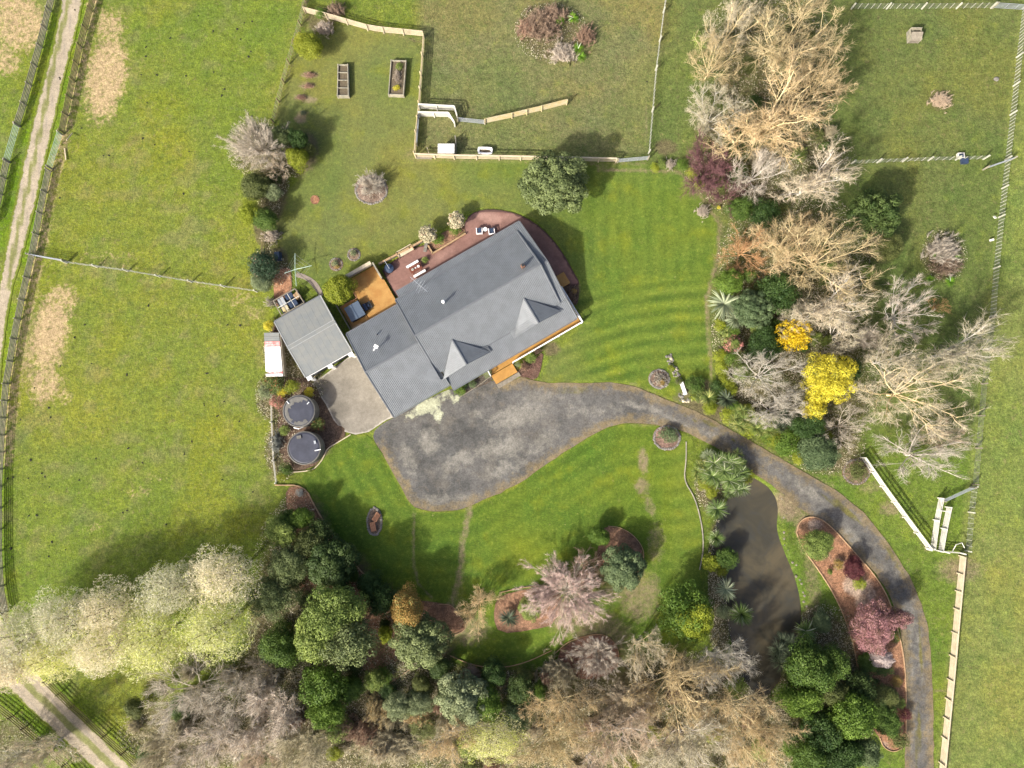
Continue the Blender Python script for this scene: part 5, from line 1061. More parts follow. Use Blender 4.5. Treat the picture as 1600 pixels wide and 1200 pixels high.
VAR = {
 'bare': [bare_tree(11), bare_tree(12, nl=9, lean=.85, wig=.13), bare_tree(13, nl=8, lean=.75, up=.10, sub=9), bare_tree(14, nl=10, lean=.95, sub=7)],
 'fan': [bare_tree(21, nl=16, lean=.5, sub=7, sub2=6, twigs=7, wig=.07, up=.05, ang=.4, f=(.6,.55,.42), lr=.010), bare_tree(22, nl=18, lean=.75, sub=7, sub2=5, twigs=7, wig=.06, up=.02, ang=.36, f=(.62,.5,.42), lr=.010)],
 'open': [bare_tree(31, nl=10, lean=.9, sub=7, sub2=6, twigs=6, wig=.1, up=.06, ang=.5, tw_r=.0022, lr=.014), bare_tree(32, nl=11, lean=.8, sub=6, sub2=6, twigs=6, wig=.12, up=.1, ang=.55, tw_r=.0022, lr=.014)],
 'puff': [leafy(41, nlobe=44, lobe=.22, size=.040, nleaf=10000, asp=.15, jitter=.9, zc=.55, hz=.40), leafy(42, nlobe=54, lobe=.19, size=.040, nleaf=10000, asp=.15, jitter=.9, zc=.55, hz=.40), leafy(43, nlobe=38, lobe=.24, size=.042, nleaf=10000, asp=.15, jitter=.9, zc=.55, hz=.40)],
 'ray': [bare_tree(44, nl=75, lean=.8, sub=6, sub2=4, twigs=8, wig=.03, up=.02, ang=.28, f=(.5,.5,.4), lr=.006, tw_r=.0024), bare_tree(45, nl=80, lean=.85, sub=7, sub2=4, twigs=8, wig=.04, up=.02, ang=.32, f=(.5,.5,.4), lr=.006, tw_r=.0024)],
 'leafy': [leafy(51), leafy(52, nlobe=26, lobe=.31), leafy(53, nlobe=44, lobe=.22, nleaf=10000), leafy(54, nlobe=30, lobe=.28, spread=.7)],
 'fine': [leafy(61, nlobe=60, lobe=.19, size=.027, nleaf=26000, asp=.5), leafy(62, nlobe=42, lobe=.23, size=.028, nleaf=24000, asp=.5, spread=.80)],
 'dense': [leafy(64, nlobe=62, lobe=.18, size=.034, nleaf=30000, asp=.6, spread=.82, jitter=.35), leafy(65, nlobe=48, lobe=.21, size=.034, nleaf=26000, asp=.6, spread=.82, jitter=.35)],
 'shrub': [leafy(71, nlobe=20, lobe=.32, size=.055, nleaf=2600, skirt=.4), leafy(72, nlobe=26, lobe=.27, size=.05, nleaf=2800, skirt=.4), leafy(73, nlobe=14, lobe=.38, size=.06, nleaf=2200, skirt=.5)],
 'ball': [leafy(81, nlobe=70, lobe=.18, size=.075, nleaf=6000, spread=.84, skirt=.9, zc=.66, hz=.34)],
 'dome': [leafy(85, nlobe=80, lobe=.15, size=.045, nleaf=4800, spread=.84, skirt=.5)],
 'spike': [spiky(91, 1, 170, w=.018), spiky(92, 1, 80, w=.035, upright=.45), spiky(93, 5, 90, w=.020), spiky(94, 9, 90, w=.020), spiky(95, 14, 70, w=.020)],
 'mophead': [spiky(96, 1, 260, w=.022, droop=.25, upright=.9)],
 'twig': [twiggy(101), twiggy(102, drop=.15), twiggy(103, n=8000, nb=150)],
}
T_ = lambda n, a, b, **k: leafmat(n, a, b, **k)
V_ = {
 'gold': T_('golden_willow_twigs', (.58,.45,.23), (.90,.77,.50), rough=.8, transl=.4), 'goldlimb': T_('golden_limbs', (.60,.47,.22), (.76,.66,.42), rough=.8, transl=0),
 'tan': T_('tan_twigs', (.54,.48,.33), (.86,.79,.60), rough=.8, transl=.35), 'pale': T_('pale_grey_twigs', (.52,.47,.38), (.82,.76,.64), rough=.8, transl=.35), 'greylimb': T_('grey_limbs', (.46,.43,.37), (.68,.64,.56), rough=.8, transl=0),
 'buff': T_('pinkish_buff_twigs', (.54,.44,.31), (.84,.72,.54), rough=.8, transl=.35), 'orange': T_('orange_twigs', (.42,.23,.09), (.60,.40,.22), rough=.8, transl=.2),
 'brown': T_('brown_twigs', (.19,.13,.09), (.38,.28,.20), rough=.8, transl=0), 'plum': T_('plum_twigs', (.10,.045,.05), (.21,.11,.11), rough=.8, transl=0), 'mauve': T_('mauve_twigs', (.50,.44,.35), (.80,.73,.61), rough=.8, transl=.35),
 'pink': T_('pink_twigs', (.64,.45,.39), (.92,.76,.68), rough=.8, transl=.35), 'redtwig': T_('red_brown_twigs', (.25,.15,.10), (.46,.32,.23), rough=.8, transl=0), 'olivetwig': T_('olive_twigs', (.40,.37,.23), (.68,.62,.43), rough=.8, transl=.3),
 'cream': T_('budding_twigs', (.50,.46,.28), (.92,.88,.68), accent=(.58,.62,.18), acc=.22, rough=.8, transl=.4), 'lemon': T_('yellow_budding_twigs', (.50,.49,.20), (.90,.88,.56), accent=(.62,.68,.15), acc=.38, rough=.8, transl=.35),
 'bark': T_('bark', (.20,.16,.11), (.26,.21,.15), rough=.9, transl=0),
 'deep': T_('deep_green_leaves', (.016,.042,.010), (.072,.125,.030)), 'conif': T_('blue_green_needles', (.026,.055,.012), (.105,.150,.042)), 'blue': T_('blue_green_leaves', (.050,.085,.034), (.17,.225,.10)),
 'grn': T_('mid_green_leaves', (.035,.075,.012), (.12,.19,.035)), 'bright': T_('bright_green_leaves', (.050,.105,.012), (.17,.26,.040)), 'lime': T_('lime_leaves', (.14,.19,.012), (.34,.38,.04)), 'ygrn': T_('yellow_green_leaves', (.13,.17,.012), (.30,.33,.035)),
 'olive': T_('grey_olive_leaves', (.052,.076,.024), (.25,.30,.115)), 'olive2': T_('olive_leaves', (.055,.075,.018), (.17,.19,.06)), 'soft': T_('soft_green_leaves', (.080,.13,.025), (.30,.37,.09)), 'sage': T_('sage_leaves', (.09,.12,.05), (.32,.37,.19)),
 'wattle': T_('wattle_flowers', (.42,.36,.02), (.80,.72,.08), accent=(.17,.20,.05), acc=.26), 'orangef': T_('orange_leaves', (.48,.33,.012), (.80,.58,.03), accent=(.2,.2,.03), acc=.08), 'gorange': T_('turning_leaves', (.24,.16,.04), (.46,.30,.09), accent=(.16,.2,.06), acc=.3),
 'cream_v': T_('variegated_cream_leaves', (.26,.24,.13), (.62,.58,.40), accent=(.42,.19,.12), acc=.12), 'camel': T_('camellia_leaves', (.018,.045,.022), (.07,.11,.055), accent=(.50,.30,.22), acc=.05), 'redv': T_('red_tipped_leaves', (.05,.09,.02), (.18,.22,.06), accent=(.38,.08,.05), acc=.2),
 'dkred': T_('wine_leaves', (.05,.012,.018), (.15,.05,.05)), 'blossom': T_('pink_blossom', (.26,.12,.12), (.50,.29,.29), accent=(.17,.10,.07), acc=.42), 'wblossom': T_('pale_blossom', (.46,.38,.34), (.72,.64,.58), accent=(.2,.12,.09), acc=.25),
 'flax': T_('flax_blades', (.06,.10,.02), (.22,.28,.07), accent=(.44,.42,.13), acc=.15), 'cabb': T_('cabbage_blades', (.06,.11,.025), (.20,.28,.08), accent=(.46,.48,.32), acc=.12), 'darkflax': T_('dark_flax_blades', (.02,.03,.02), (.10,.13,.07)), 'silver': T_('silver_blades', (.12,.16,.08), (.40,.45,.28)),
 'pinkbush': T_('pink_flowering_leaves', (.09,.10,.04), (.22,.20,.10), accent=(.60,.26,.22), acc=.5), 'grey': T_('grey_foliage', (.22,.24,.20), (.48,.50,.44)), 'lawnrush': T_('agapanthus_leaves', (.07,.17,.010), (.20,.36,.03), accent=(.7,.72,.6), acc=.03),
}
tree_no = 0; KNOWN = []
def plant(kind, v, px, py, r, h, crown, label, ry=None, cat='tree', limb='bark', group=None, name=None, rot=None, sx=1.0, base=None):
    """a plant whose crown shows at (px, py) with radius r pixels in the photograph, h metres high"""
    global tree_no; tree_no += 1; KNOWN.append((px, py, label))
    zc = h*(.6 if kind not in ('spike','shrub','twig','dome','mophead') else .5); p = G(px, py, zc)
    S = (CAM_H-zc)/FPX*1.0; R = r*S; Ry = (ry or r)*S; q = random.Random(tree_no*13)
    names = {'tree': 'tree', 'shrub': 'shrub'}
    o = empty(name or {'bare':'bare_tree','fan':'bare_tree','ray':'bare_tree','open':'bare_tree','puff':'budding_tree','leafy':'evergreen_tree','fine':'evergreen_tree','dense':'evergreen_tree','shrub':'shrub','ball':'topiary_tree','dome':'clipped_shrub','spike':'spiky_plant','mophead':'spiky_plant','twig':'leafless_shrub'}[kind], (p.x, p.y, 0), 0, label, cat, group)
    tm, cm = VAR[kind][v % len(VAR[kind])]; a = rot if rot is not None else q.uniform(0, 6.28)
    # an oval outline keeps its direction; the plant itself is turned about its own axis
    mat = Matrix.Diagonal((R, Ry, h, 1)) @ Matrix.Rotation(a, 4, 'Z')
    parts = []
    if tm is not None: parts.append(('trunk', tm, V_[limb]))
    parts.append((cm.name.split('.')[0], cm, V_[crown]))
    for nm, me, mt in parts:
        c = link(nm, me, o, mt)
        if abs(R-Ry) < 1e-6: c.scale = (R, R, h); c.rotation_euler = (0, 0, a)
        else: c.scale = (R, Ry, h)
    return o
B = 'bare'
# --- north-eastern belt of golden willows
NE = [
 (B,0,1205,185,98,11,'gold','large pale golden willow in the middle of the top right belt, its limbs forking upward',dict(ry=92,limb='goldlimb')),
 (B,1,1240,55,86,11,'gold','golden bare willow at the top edge of the right-hand belt',dict(ry=70,limb='goldlimb')),
 (B,2,1150,30,58,9,'tan','tan bare tree at the top left corner of the right-hand belt',dict(ry=48,limb='goldlimb')),
 (B,3,1118,92,46,8,'gold','golden bare tree at the left edge of the top right belt',dict(limb='goldlimb',ry=50)),
 (B,3,1288,120,50,9,'gold','golden bare tree on the paddock side of the top right belt',dict(limb='goldlimb')),
 (B,1,1118,172,52,8,'tan','tan bare tree bulging toward the two upper paddocks',dict(limb='greylimb')),
 (B,0,1275,280,66,9,'tan','greyish tan bare tree above the dark round conifer',dict(ry=52,limb='greylimb')),
 (B,2,1190,262,50,8,'pale','pale bare tree between the plum bush and the belt',dict(limb='greylimb')),
 ('fan',0,1108,262,46,5,'plum','dusky plum leafless bush at the corner of the east lawn',dict(ry=56,limb='plum')),
 ('fan',1,1142,300,40,4.5,'plum','lower plum-brown leafless bush above the bright green shrub',dict(limb='plum')),
 (B,3,1292,400,92,10,'gold','broad dense golden willow left of the dark round conifer',dict(ry=78,limb='goldlimb')),
 (B,1,1240,375,62,9,'gold','yellow-orange bare tree behind the orange multi-stemmed tree',dict(limb='goldlimb')),
 (B,0,1298,478,68,9,'tan','pale tan tree with white forking limbs above the yellow wattle',dict(ry=58,limb='greylimb')),
 ('open',0,1168,388,46,6,'orange','orange multi-stemmed bare tree overhanging the east lawn',dict(limb='orange')),
 (B,2,1320,520,46,8,'tan','tan bare tree between the wattle and the grey open tree',dict(limb='greylimb')),
 ('open',1,1420,488,70,8,'pale','open pale grey bare tree standing clear at the paddock edge',dict(ry=62,limb='greylimb')),
 ('fan',0,1356,528,24,5,'mauve','small mauve leafless bush left of the open grey tree',dict(limb='mauve')),
 (B,3,1430,612,98,10,'tan','largest pale bare willow at the right, its limbs fanning from one yellow trunk',dict(ry=80,limb='goldlimb')),
 (B,0,1505,548,72,10,'tan','bare willow reaching over the pasture fence at the right',dict(ry=54,limb='greylimb')),
 (B,2,1400,560,50,9,'tan','narrow bare tree between the two right-hand willows and the open grey tree',dict(limb='greylimb')),
 ('open',0,1448,712,82,7,'pale','whitish bare tree with limbs sweeping right above the white fence',dict(ry=50,limb='greylimb')),
 ('fan',1,1475,680,44,5,'buff','pinkish bare bush behind the whitish sweeping tree',dict(ry=30,limb='mauve')),
 ('open',1,1328,665,44,6,'mauve','small brown-grey bare tree above the blue-green bush by the drive',dict(limb='mauve')),
 (B,3,1200,585,66,7,'pale','tangled grey bare tree in the bed east of the lawn',dict(ry=56,limb='greylimb')),
 (B,1,1215,640,52,6,'pale','lower grey tangled tree just above the curved drive',dict(ry=36,limb='greylimb')),
 (B,2,1245,500,40,7,'olivetwig','olive tangled tree left of the orange-yellow bush',dict(limb='greylimb')),
 ('dense',0,1368,335,43,7,'conif','dark blue-green round conifer at the paddock edge',dict(ry=38)),
 ('leafy',1,1388,388,24,4,'olive2','small olive bush with brown flowers below the dark round conifer',{}),
 ('leafy',1,1158,325,22,4,'grn','soft green round bush at the top corner of the east lawn bed',{}),
 ('leafy',2,1195,335,26,4,'deep','dark green bush behind the soft green round bush',{}),
 ('leafy',2,1215,455,36,5,'deep','dark green bush under the pale tangled limbs east of the lawn',{}),
 ('leafy',3,1139,440,22,4,'bright','bright green glossy shrub above the silvery cabbage tree',{}),
 ('dense',0,1177,482,32,5,'blue','grey-green rounded tree right of the silvery cabbage tree',{}),
 ('leafy',1,1195,535,30,4,'deep','very dark green shrub left of the orange-yellow bush',{}),
 ('dome',0,1237,525,27,6.5,'orangef','orange-yellow rounded bush inside the bare trees',{}),
 ('fine',0,1297,592,42,8,'wattle','bright yellow flowering wattle tree',dict(ry=42)),
 ('leafy',2,1272,640,20,5,'wattle','lower yellow lobe of wattle hanging beside the bright wattle tree',{}),
 ('leafy',2,1330,580,20,5,'deep','dark green shrub behind the bright yellow wattle',{}),
 ('leafy',3,1280,705,34,4,'blue','blue-green spreading bush at the outer bend of the drive',dict(ry=30)),
 ('leafy',0,1262,665,26,4,'deep','dark green bush under the wattle beside the blue-green spreading bush',{}),
 ('shrub',0,1232,692,22,2.2,'bright','lime-green low shrub at the edge of the drive',{}),
 ('dome',0,1338,736,17,2,'olive2','clipped round green shrub ringed with stones near the white fence',{}),
]
for k, v, x, y, r, h_, m_, lab, kw in NE:
    cat = 'tree' if k in ('bare','open','leafy','fine','dense') and r > 21 else 'shrub'; plant(k, v, x, y, r, h_, m_, lab, cat=cat, **kw)
SH = [
 ('spike',1,1130,476,30,3,'silver','silvery cabbage tree spilling over the edge of the east lawn',{}),
 ('spike',0,1148,500,20,2.5,'silver','smaller silvery spiky plant below the large silvery cabbage tree',{}),
 ('spike',2,1133,528,16,2,'flax','brownish flax at the edge of the east lawn bed',{}),
 ('shrub',0,1124,508,11,1.6,'lime','uppermost lime-green bush in the row edging the east lawn',{}),
 ('shrub',1,1124,556,12,1.6,'lime','second lime-green bush in the row edging the east lawn',{}),
 ('shrub',2,1127,575,13,1.6,'lime','third lime-green bush in the row, beside the grey tangled tree',{}),
 ('shrub',0,1134,594,13,1.6,'ygrn','fourth yellow-green bush in the row at the bottom corner of the east lawn',{}),
 ('shrub',1,1141,608,12,1.5,'lime','lowest lime-green bush of the row, above the spiky cabbage plant',{}),
 ('shrub',1,1146,540,17,2.4,'pinkbush','pink-tipped bush behind the row of lime-green bushes',{}),
 ('shrub',2,1150,562,18,2.4,'olive2','olive bush behind the middle of the lime-green row',{}),
 ('shrub',0,1086,600,16,1.6,'grn','green shrub right of the white garden seat',{}),
 ('shrub',1,1088,616,14,1.4,'flax','yellow-green low shrub below the seat shrub',{}),
 ('spike',0,1106,622,16,1.6,'flax','bright flax between the white seat and the drive bend',{}),
 ('spike',1,1134,624,18,2.2,'darkflax','dark-centred cabbage plant above the drive bend',{}),
 ('shrub',2,1121,606,14,1.6,'deep','dark low shrub at the bottom corner of the east lawn',{}),
 ('shrub',0,1139,650,15,1.4,'lime','lime-green clump touching the drive below the dark-centred cabbage plant',{}),
 ('spike',3,1160,655,24,2,'flax','flax clump along the drive under the grey tangled trees',{}),
 ('spike',4,1192,664,28,2.4,'flax','widest flax clump along the drive, mixed dark and yellow blades',dict(ry=20)),
 ('spike',3,1222,658,20,2.4,'darkflax','dark flax clump at the right end of the drive planting',{}),
 ('shrub',1,1168,672,14,1.2,'lime','lime ground shrub at the drive edge left of the widest flax',{}),
 ('shrub',2,1207,684,14,1.2,'ygrn','yellow-green ground shrub at the drive edge right of the widest flax',{}),
 ('shrub',0,1110,634,10,1,'lime','small lime tuft on the drive verge below the bright flax',{}),
 ('shrub',0,1048,575,6,.8,'ygrn','small green plant among the upper rocks of the rockery',{}),
 ('shrub',1,1060,596,7,.8,'olive2','small grey-green plant just above the white garden seat',{}),
 ('twig',0,1032,592,13,.7,'mauve','low dry brown plants in the stone-ringed bed beside the drive',{}),
 ('shrub',1,1034,597,6,.6,'gorange','tiny orange-leaved plant in the stone-ringed bed beside the drive',{}),
 ('shrub',0,1044,680,17,1.3,'blue','blue-green spreading shrub in the ringed bed at the drive bend',dict(ry=13)),
 ('shrub',2,1023,262,9,1,'lime','small yellow-green bush at the east end of the long rail fence',{}),
 ('shrub',0,1033,256,8,1,'soft','loose green bush under the end of the batten fence',{}),
 ('twig',1,1048,256,11,1,'mauve','dry grey hedge stems right of the silver gate',{}),
 ('shrub',1,1066,258,11,1.4,'bright','bright green bush beside the plum bush',{}),
 ('shrub',2,1082,272,12,1.4,'ygrn','yellow-green bush below the plum bush at the lawn corner',{}),
 ('shrub',0,1092,288,9,1.2,'lime','lowest small lime bush at the lawn corner',{}),
 ('twig',2,1098,330,13,1.0,'mauve','dry mauve stems in the bed above the orange tree',{}),
 ('shrub',0,1123,324,3.5,.6,'wattle','single tiny clump of yellow flowers in the bed at the lawn corner',{}),
]
for k, v, x, y, r, h_, m_, lab, kw in SH: plant(k, v, x, y, r, h_, m_, lab, cat='plant' if k == 'spike' or r < 8 else 'shrub', **kw)
# --- north and west gardens
NW = [
 ('dense',0,867,287,57,7,'olive','big round grey-green evergreen tree overhanging the long rail fence',dict(ry=50,cat='tree')),
 ('ray',0,398,222,52,6,'mauve','pale mauve bare tree with upswept twigs at the west garden boundary',dict(ry=42,cat='tree',limb='mauve')),
 ('fan',1,432,255,34,4,'buff','smaller bare tree with buff twigs beside the pale mauve tree',dict(cat='tree',limb='mauve')),
 ('fine',0,441,213,20,4,'olive','thin grey-olive bush between the pale mauve tree and the dark evergreen',dict(cat='shrub')),
 ('leafy',0,466,218,18,4,'deep','dark green evergreen right of the pale mauve bare tree',dict(cat='tree')),
 ('leafy',1,464,247,20,3.5,'ygrn','yellow-green bushy shrub below the dark evergreen',dict(cat='shrub')),
 ('leafy',2,484,236,11,2.5,'olive2','small olive shrub at the right edge of the north-west bed',dict(cat='shrub')),
 ('leafy',3,400,290,27,4,'olive2','olive green tree below the pale mauve bare tree',dict(ry=22,cat='tree')),
 ('shrub',0,428,282,13,2,'deep','dark small shrub in the red bark of the west bed',dict(cat='shrub')),
 ('leafy',0,425,300,16,3,'sage','grey-green shrub at the bark edge above the lime tree',dict(cat='shrub')),
 ('fine',1,390,333,20,4,'lime','bright lime feathery tree at the west boundary',dict(cat='tree')),
 ('leafy',1,415,343,24,3.5,'grn','green bush joined to the lime feathery tree',dict(ry=18,cat='shrub')),
 ('twig',0,424,368,15,1.5,'pale','pale whitish twiggy bush above the compost bin',dict(cat='shrub')),
 ('leafy',2,410,414,26,4,'camel','dark camellia with salmon flowers beside the compost bin',dict(cat='tree')),
 ('leafy',3,408,440,17,3,'sage','grey-green lower bush under the dark camellia',dict(cat='shrub')),
 ('leafy',3,530,452,25,4.5,'ygrn','round bright green tree beside the golden deck',dict(cat='tree')),
 ('ball',0,668,366,14.5,2.6,'cream_v','left round variegated topiary tree in the patio bed',dict(cat='tree')),
 ('ball',0,713,345,14,2.6,'cream_v','right round variegated topiary tree in the patio bed',dict(cat='tree')),
 ('shrub',1,684,374,11,1,'bright','glossy green shrub under the left topiary tree',dict(cat='shrub')),
 ('shrub',2,712,359,11,1,'bright','glossy green shrub under the right topiary tree',dict(cat='shrub')),
 ('ray',1,580,286,23,2.5,'pale','round grey leafless bush in the ring of stones on the north lawn',dict(cat='shrub',limb='pale')),
 ('leafy',1,483,72,27,3.5,'ygrn','loose yellow-green tree on the wire fence of the vegetable garden',dict(ry=22,cat='tree')),
 ('shrub',0,472,66,13,2.5,'wattle','yellower loose clump at the left side of the yellow-green tree',dict(cat='shrub')),
 ('shrub',0,500,21,10,1.6,'bright','bright green shrub on the timber fence at the top',dict(cat='shrub')),
 ('twig',2,506,44,18,1.6,'mauve','brown-grey leafless shrub below the pale timber fence',dict(ry=12,cat='shrub')),
 ('twig',1,524,14,20,1.6,'brown','dark brown leafless shrub above the pale timber fence',dict(ry=13,cat='shrub')),
 ('twig',0,484,117,11,.5,'redtwig','uppermost low reddish plant row in the vegetable garden',dict(ry=6,cat='plant',group=None)),
 ('twig',1,482,134,11,.5,'redtwig','second low reddish plant row in the vegetable garden',dict(ry=5,cat='plant')),
 ('twig',2,470,152,10,.5,'redtwig','third low reddish plant row, nearest the wire fence',dict(ry=5,cat='plant')),
 ('shrub',0,474,177,5,.5,'darkflax','lowest dark small plant of the vegetable garden rows',dict(cat='plant')),
 ('shrub',0,523,411,6,.6,'sage','small plant in the lower left round flower bed',dict(cat='plant')),
 ('shrub',1,552,395,6,.6,'sage','small plant in the upper right round flower bed',dict(cat='plant')),
 ('shrub',2,527,417,4,.4,'gorange','orange-leaved tuft in the lower left round flower bed',dict(cat='plant')),
 ('shrub',1,624,104,7,1.1,'soft','leafy vegetables at the top end of the wider raised bed',dict(cat='plant')),
 ('shrub',2,620,138,7,1.1,'wattle','yellowing vegetables at the lower end of the wider raised bed',dict(ry=5,cat='plant')),
 ('twig',2,621,120,8,1.1,'mauve','dry stalks in the middle of the wider raised bed',dict(ry=14,cat='plant')),
 ('twig',0,422,472,9,1.6,'pale','whitish flowering twigs left of the bark path',dict(cat='shrub')),
 ('twig',2,432,530-14,10,1.2,'brown','dry brown stems left of the garage roof',dict(ry=20,cat='shrub')),
 ('shrub',0,420,509,9,1.5,'wattle','yellow-green shrub at the top end of the narrow shed',dict(cat='shrub')),
 ('shrub',0,428,600,17,2.4,'redv','green shrub with red tips below the narrow shed',dict(cat='shrub')),
 ('shrub',1,415,612,13,2,'sage','blue-grey shrub leaning into the paddock below the narrow shed',dict(cat='shrub')),
 ('shrub',2,457,605,13,2.4,'ygrn','yellow-green shrub above the upper water tank',dict(cat='shrub')),
 ('shrub',1,441,612,9,1.8,'wattle','yellow-leaved shrub between the red-tipped shrub and the tank',dict(cat='shrub')),
 ('shrub',0,433,627,12,1.5,'pinkbush','pink flowering shrub left of the upper water tank',dict(cat='shrub')),
 ('shrub',0,484,613,8.5,1.5,'wattle','small bright yellow shrub by the concrete apron',dict(cat='shrub')),
 ('shrub',1,497,663,12,1.8,'redv','green shrub with red flowers between the two tanks and the apron',dict(cat='shrub')),
 ('shrub',1,445,672,9,1.3,'soft','light green shrub at the boundary between the two tanks',dict(cat='shrub')),
 ('twig',0,432,692,10,1.2,'grey','silvery dry plants left of the lower water tank',dict(ry=22,cat='shrub')),
 ('shrub',2,447,733,11,1.8,'grn','green round shrub below the lower water tank',dict(cat='shrub')),
 ('shrub',1,441,745,9,1.2,'ygrn','yellow-green tuft at the corner below the water tanks',dict(cat='shrub')),
 ('shrub',2,484,736,4,.6,'soft','tiny green plant on the pale curved edging',dict(cat='plant')),
 ('shrub',2,468,770,7,.8,'grey','small grey-leaved plant in the corner of the bark bed',dict(cat='plant')),
 ('shrub',0,718,610,10,1,'bright','bright green shrub at the west end of the planting strip below the house',dict(cat='shrub')),
 ('shrub',1,738,600,7,.8,'blue','middle blue-green plant in the strip below the house',dict(cat='plant')),
 ('shrub',2,727,603,5,.7,'deep','dark small plant in the strip below the house',dict(cat='plant')),
 ('shrub',2,762,584,8,.9,'sage','grey-green shrub at the east end of the strip beside the deck rail',dict(cat='plant')),
 ('shrub',1,830,560,9,1,'soft','pale green shrub in the bed below the verandah',dict(cat='shrub')),
 ('twig',2,820,572,9,.9,'redtwig','reddish leafless plant in the bed beside the front steps',dict(cat='shrub')),
 ('shrub',2,809,570,5,.9,'sage','small blue-grey plant against the front steps',dict(cat='plant')),
 ('twig',1,840,548,9,.8,'brown','brown stems at the lawn end of the bed below the verandah',dict(cat='shrub')),
 ('twig',1,893,462,10,.8,'brown','dark brown stems in the bed below the small side deck',dict(ry=16,cat='shrub')),
 ('shrub',0,897,455,5,.6,'gorange','small russet tuft in the bed below the small side deck',dict(cat='plant')),
 ('shrub',1,664,406,6,.8,'soft','uppermost green tuft between patio and verandah roof',dict(cat='plant')),
]
for k, v, x, y, r, h_, m_, lab, kw in NW: plant(k, v, x, y, r, h_, m_, lab, **kw)
# heap in the north paddock and those by the right fence
HP = [('twig',2,845,40,40,1.8,'brown','grey tangled brush heap in the northern paddock',dict(ry=32)),('twig',1,880,82,30,1.4,'mauve','lower mauve part of the brush in the northern paddock',dict(ry=22)),('twig',0,865,22,32,1.8,'brown','dark brown upper brush in the northern paddock',dict(ry=18)),
 ('twig',2,915,55,20,1.3,'redtwig','russet brush on the right of the northern paddock heap',dict(ry=22)),('twig',0,822,42,18,1.3,'redtwig','dry brush on the left of the northern paddock heap',{}),
 ('shrub',0,843,33,9,1.2,'gorange','single orange-brown clump in the northern paddock heap',{}),
 ('spike',0,875,33,10,.9,'lawnrush','upper left bright green lily clump in the northern paddock heap',{}),('spike',1,896,29,11,.9,'lawnrush','upper right bright green lily clump in the northern paddock heap',{}),
 ('spike',1,903,77,11,.9,'lawnrush','middle white-flowered lily clump in the northern paddock heap',{}),('spike',0,909,90,10,.9,'lawnrush','lowest bright green lily clump in the northern paddock heap',{}),
 ('twig',2,1474,392,32,1.8,'mauve','tangle of grey vines and brush in the right paddock',dict(ry=30)),('twig',0,1480,415,26,1.2,'brown','darker lower edge of the brush tangle in the right paddock',dict(ry=22)),
 ('spike',0,1463,400,8,.8,'lawnrush','left white-flowered lily inside the right paddock tangle',{}),('spike',0,1496,402,6,.7,'lawnrush','right small lily inside the right paddock tangle',{}),('spike',1,1484,440,10,.8,'lawnrush','yellow-green lily clump below the right paddock tangle',{}),('spike',0,1453,436,7,.7,'lawnrush','small lily clump at the lower left of the right paddock tangle',{}),
 ('twig',2,1470,157,21,.8,'buff','pinkish heap of cut branches in the top right paddock',dict(ry=16)),('open',1,1469,478,20,2.5,'orange','small orange-stemmed bare bush behind the open grey tree',dict(limb='orange'))]
for k, v, x, y, r, h_, m_, lab, kw in HP: plant(k, v, x, y, r, h_, m_, lab, cat='plant' if k == 'spike' else 'brush' if k == 'twig' else 'shrub', name='brush_heap' if k == 'twig' else None, **kw)
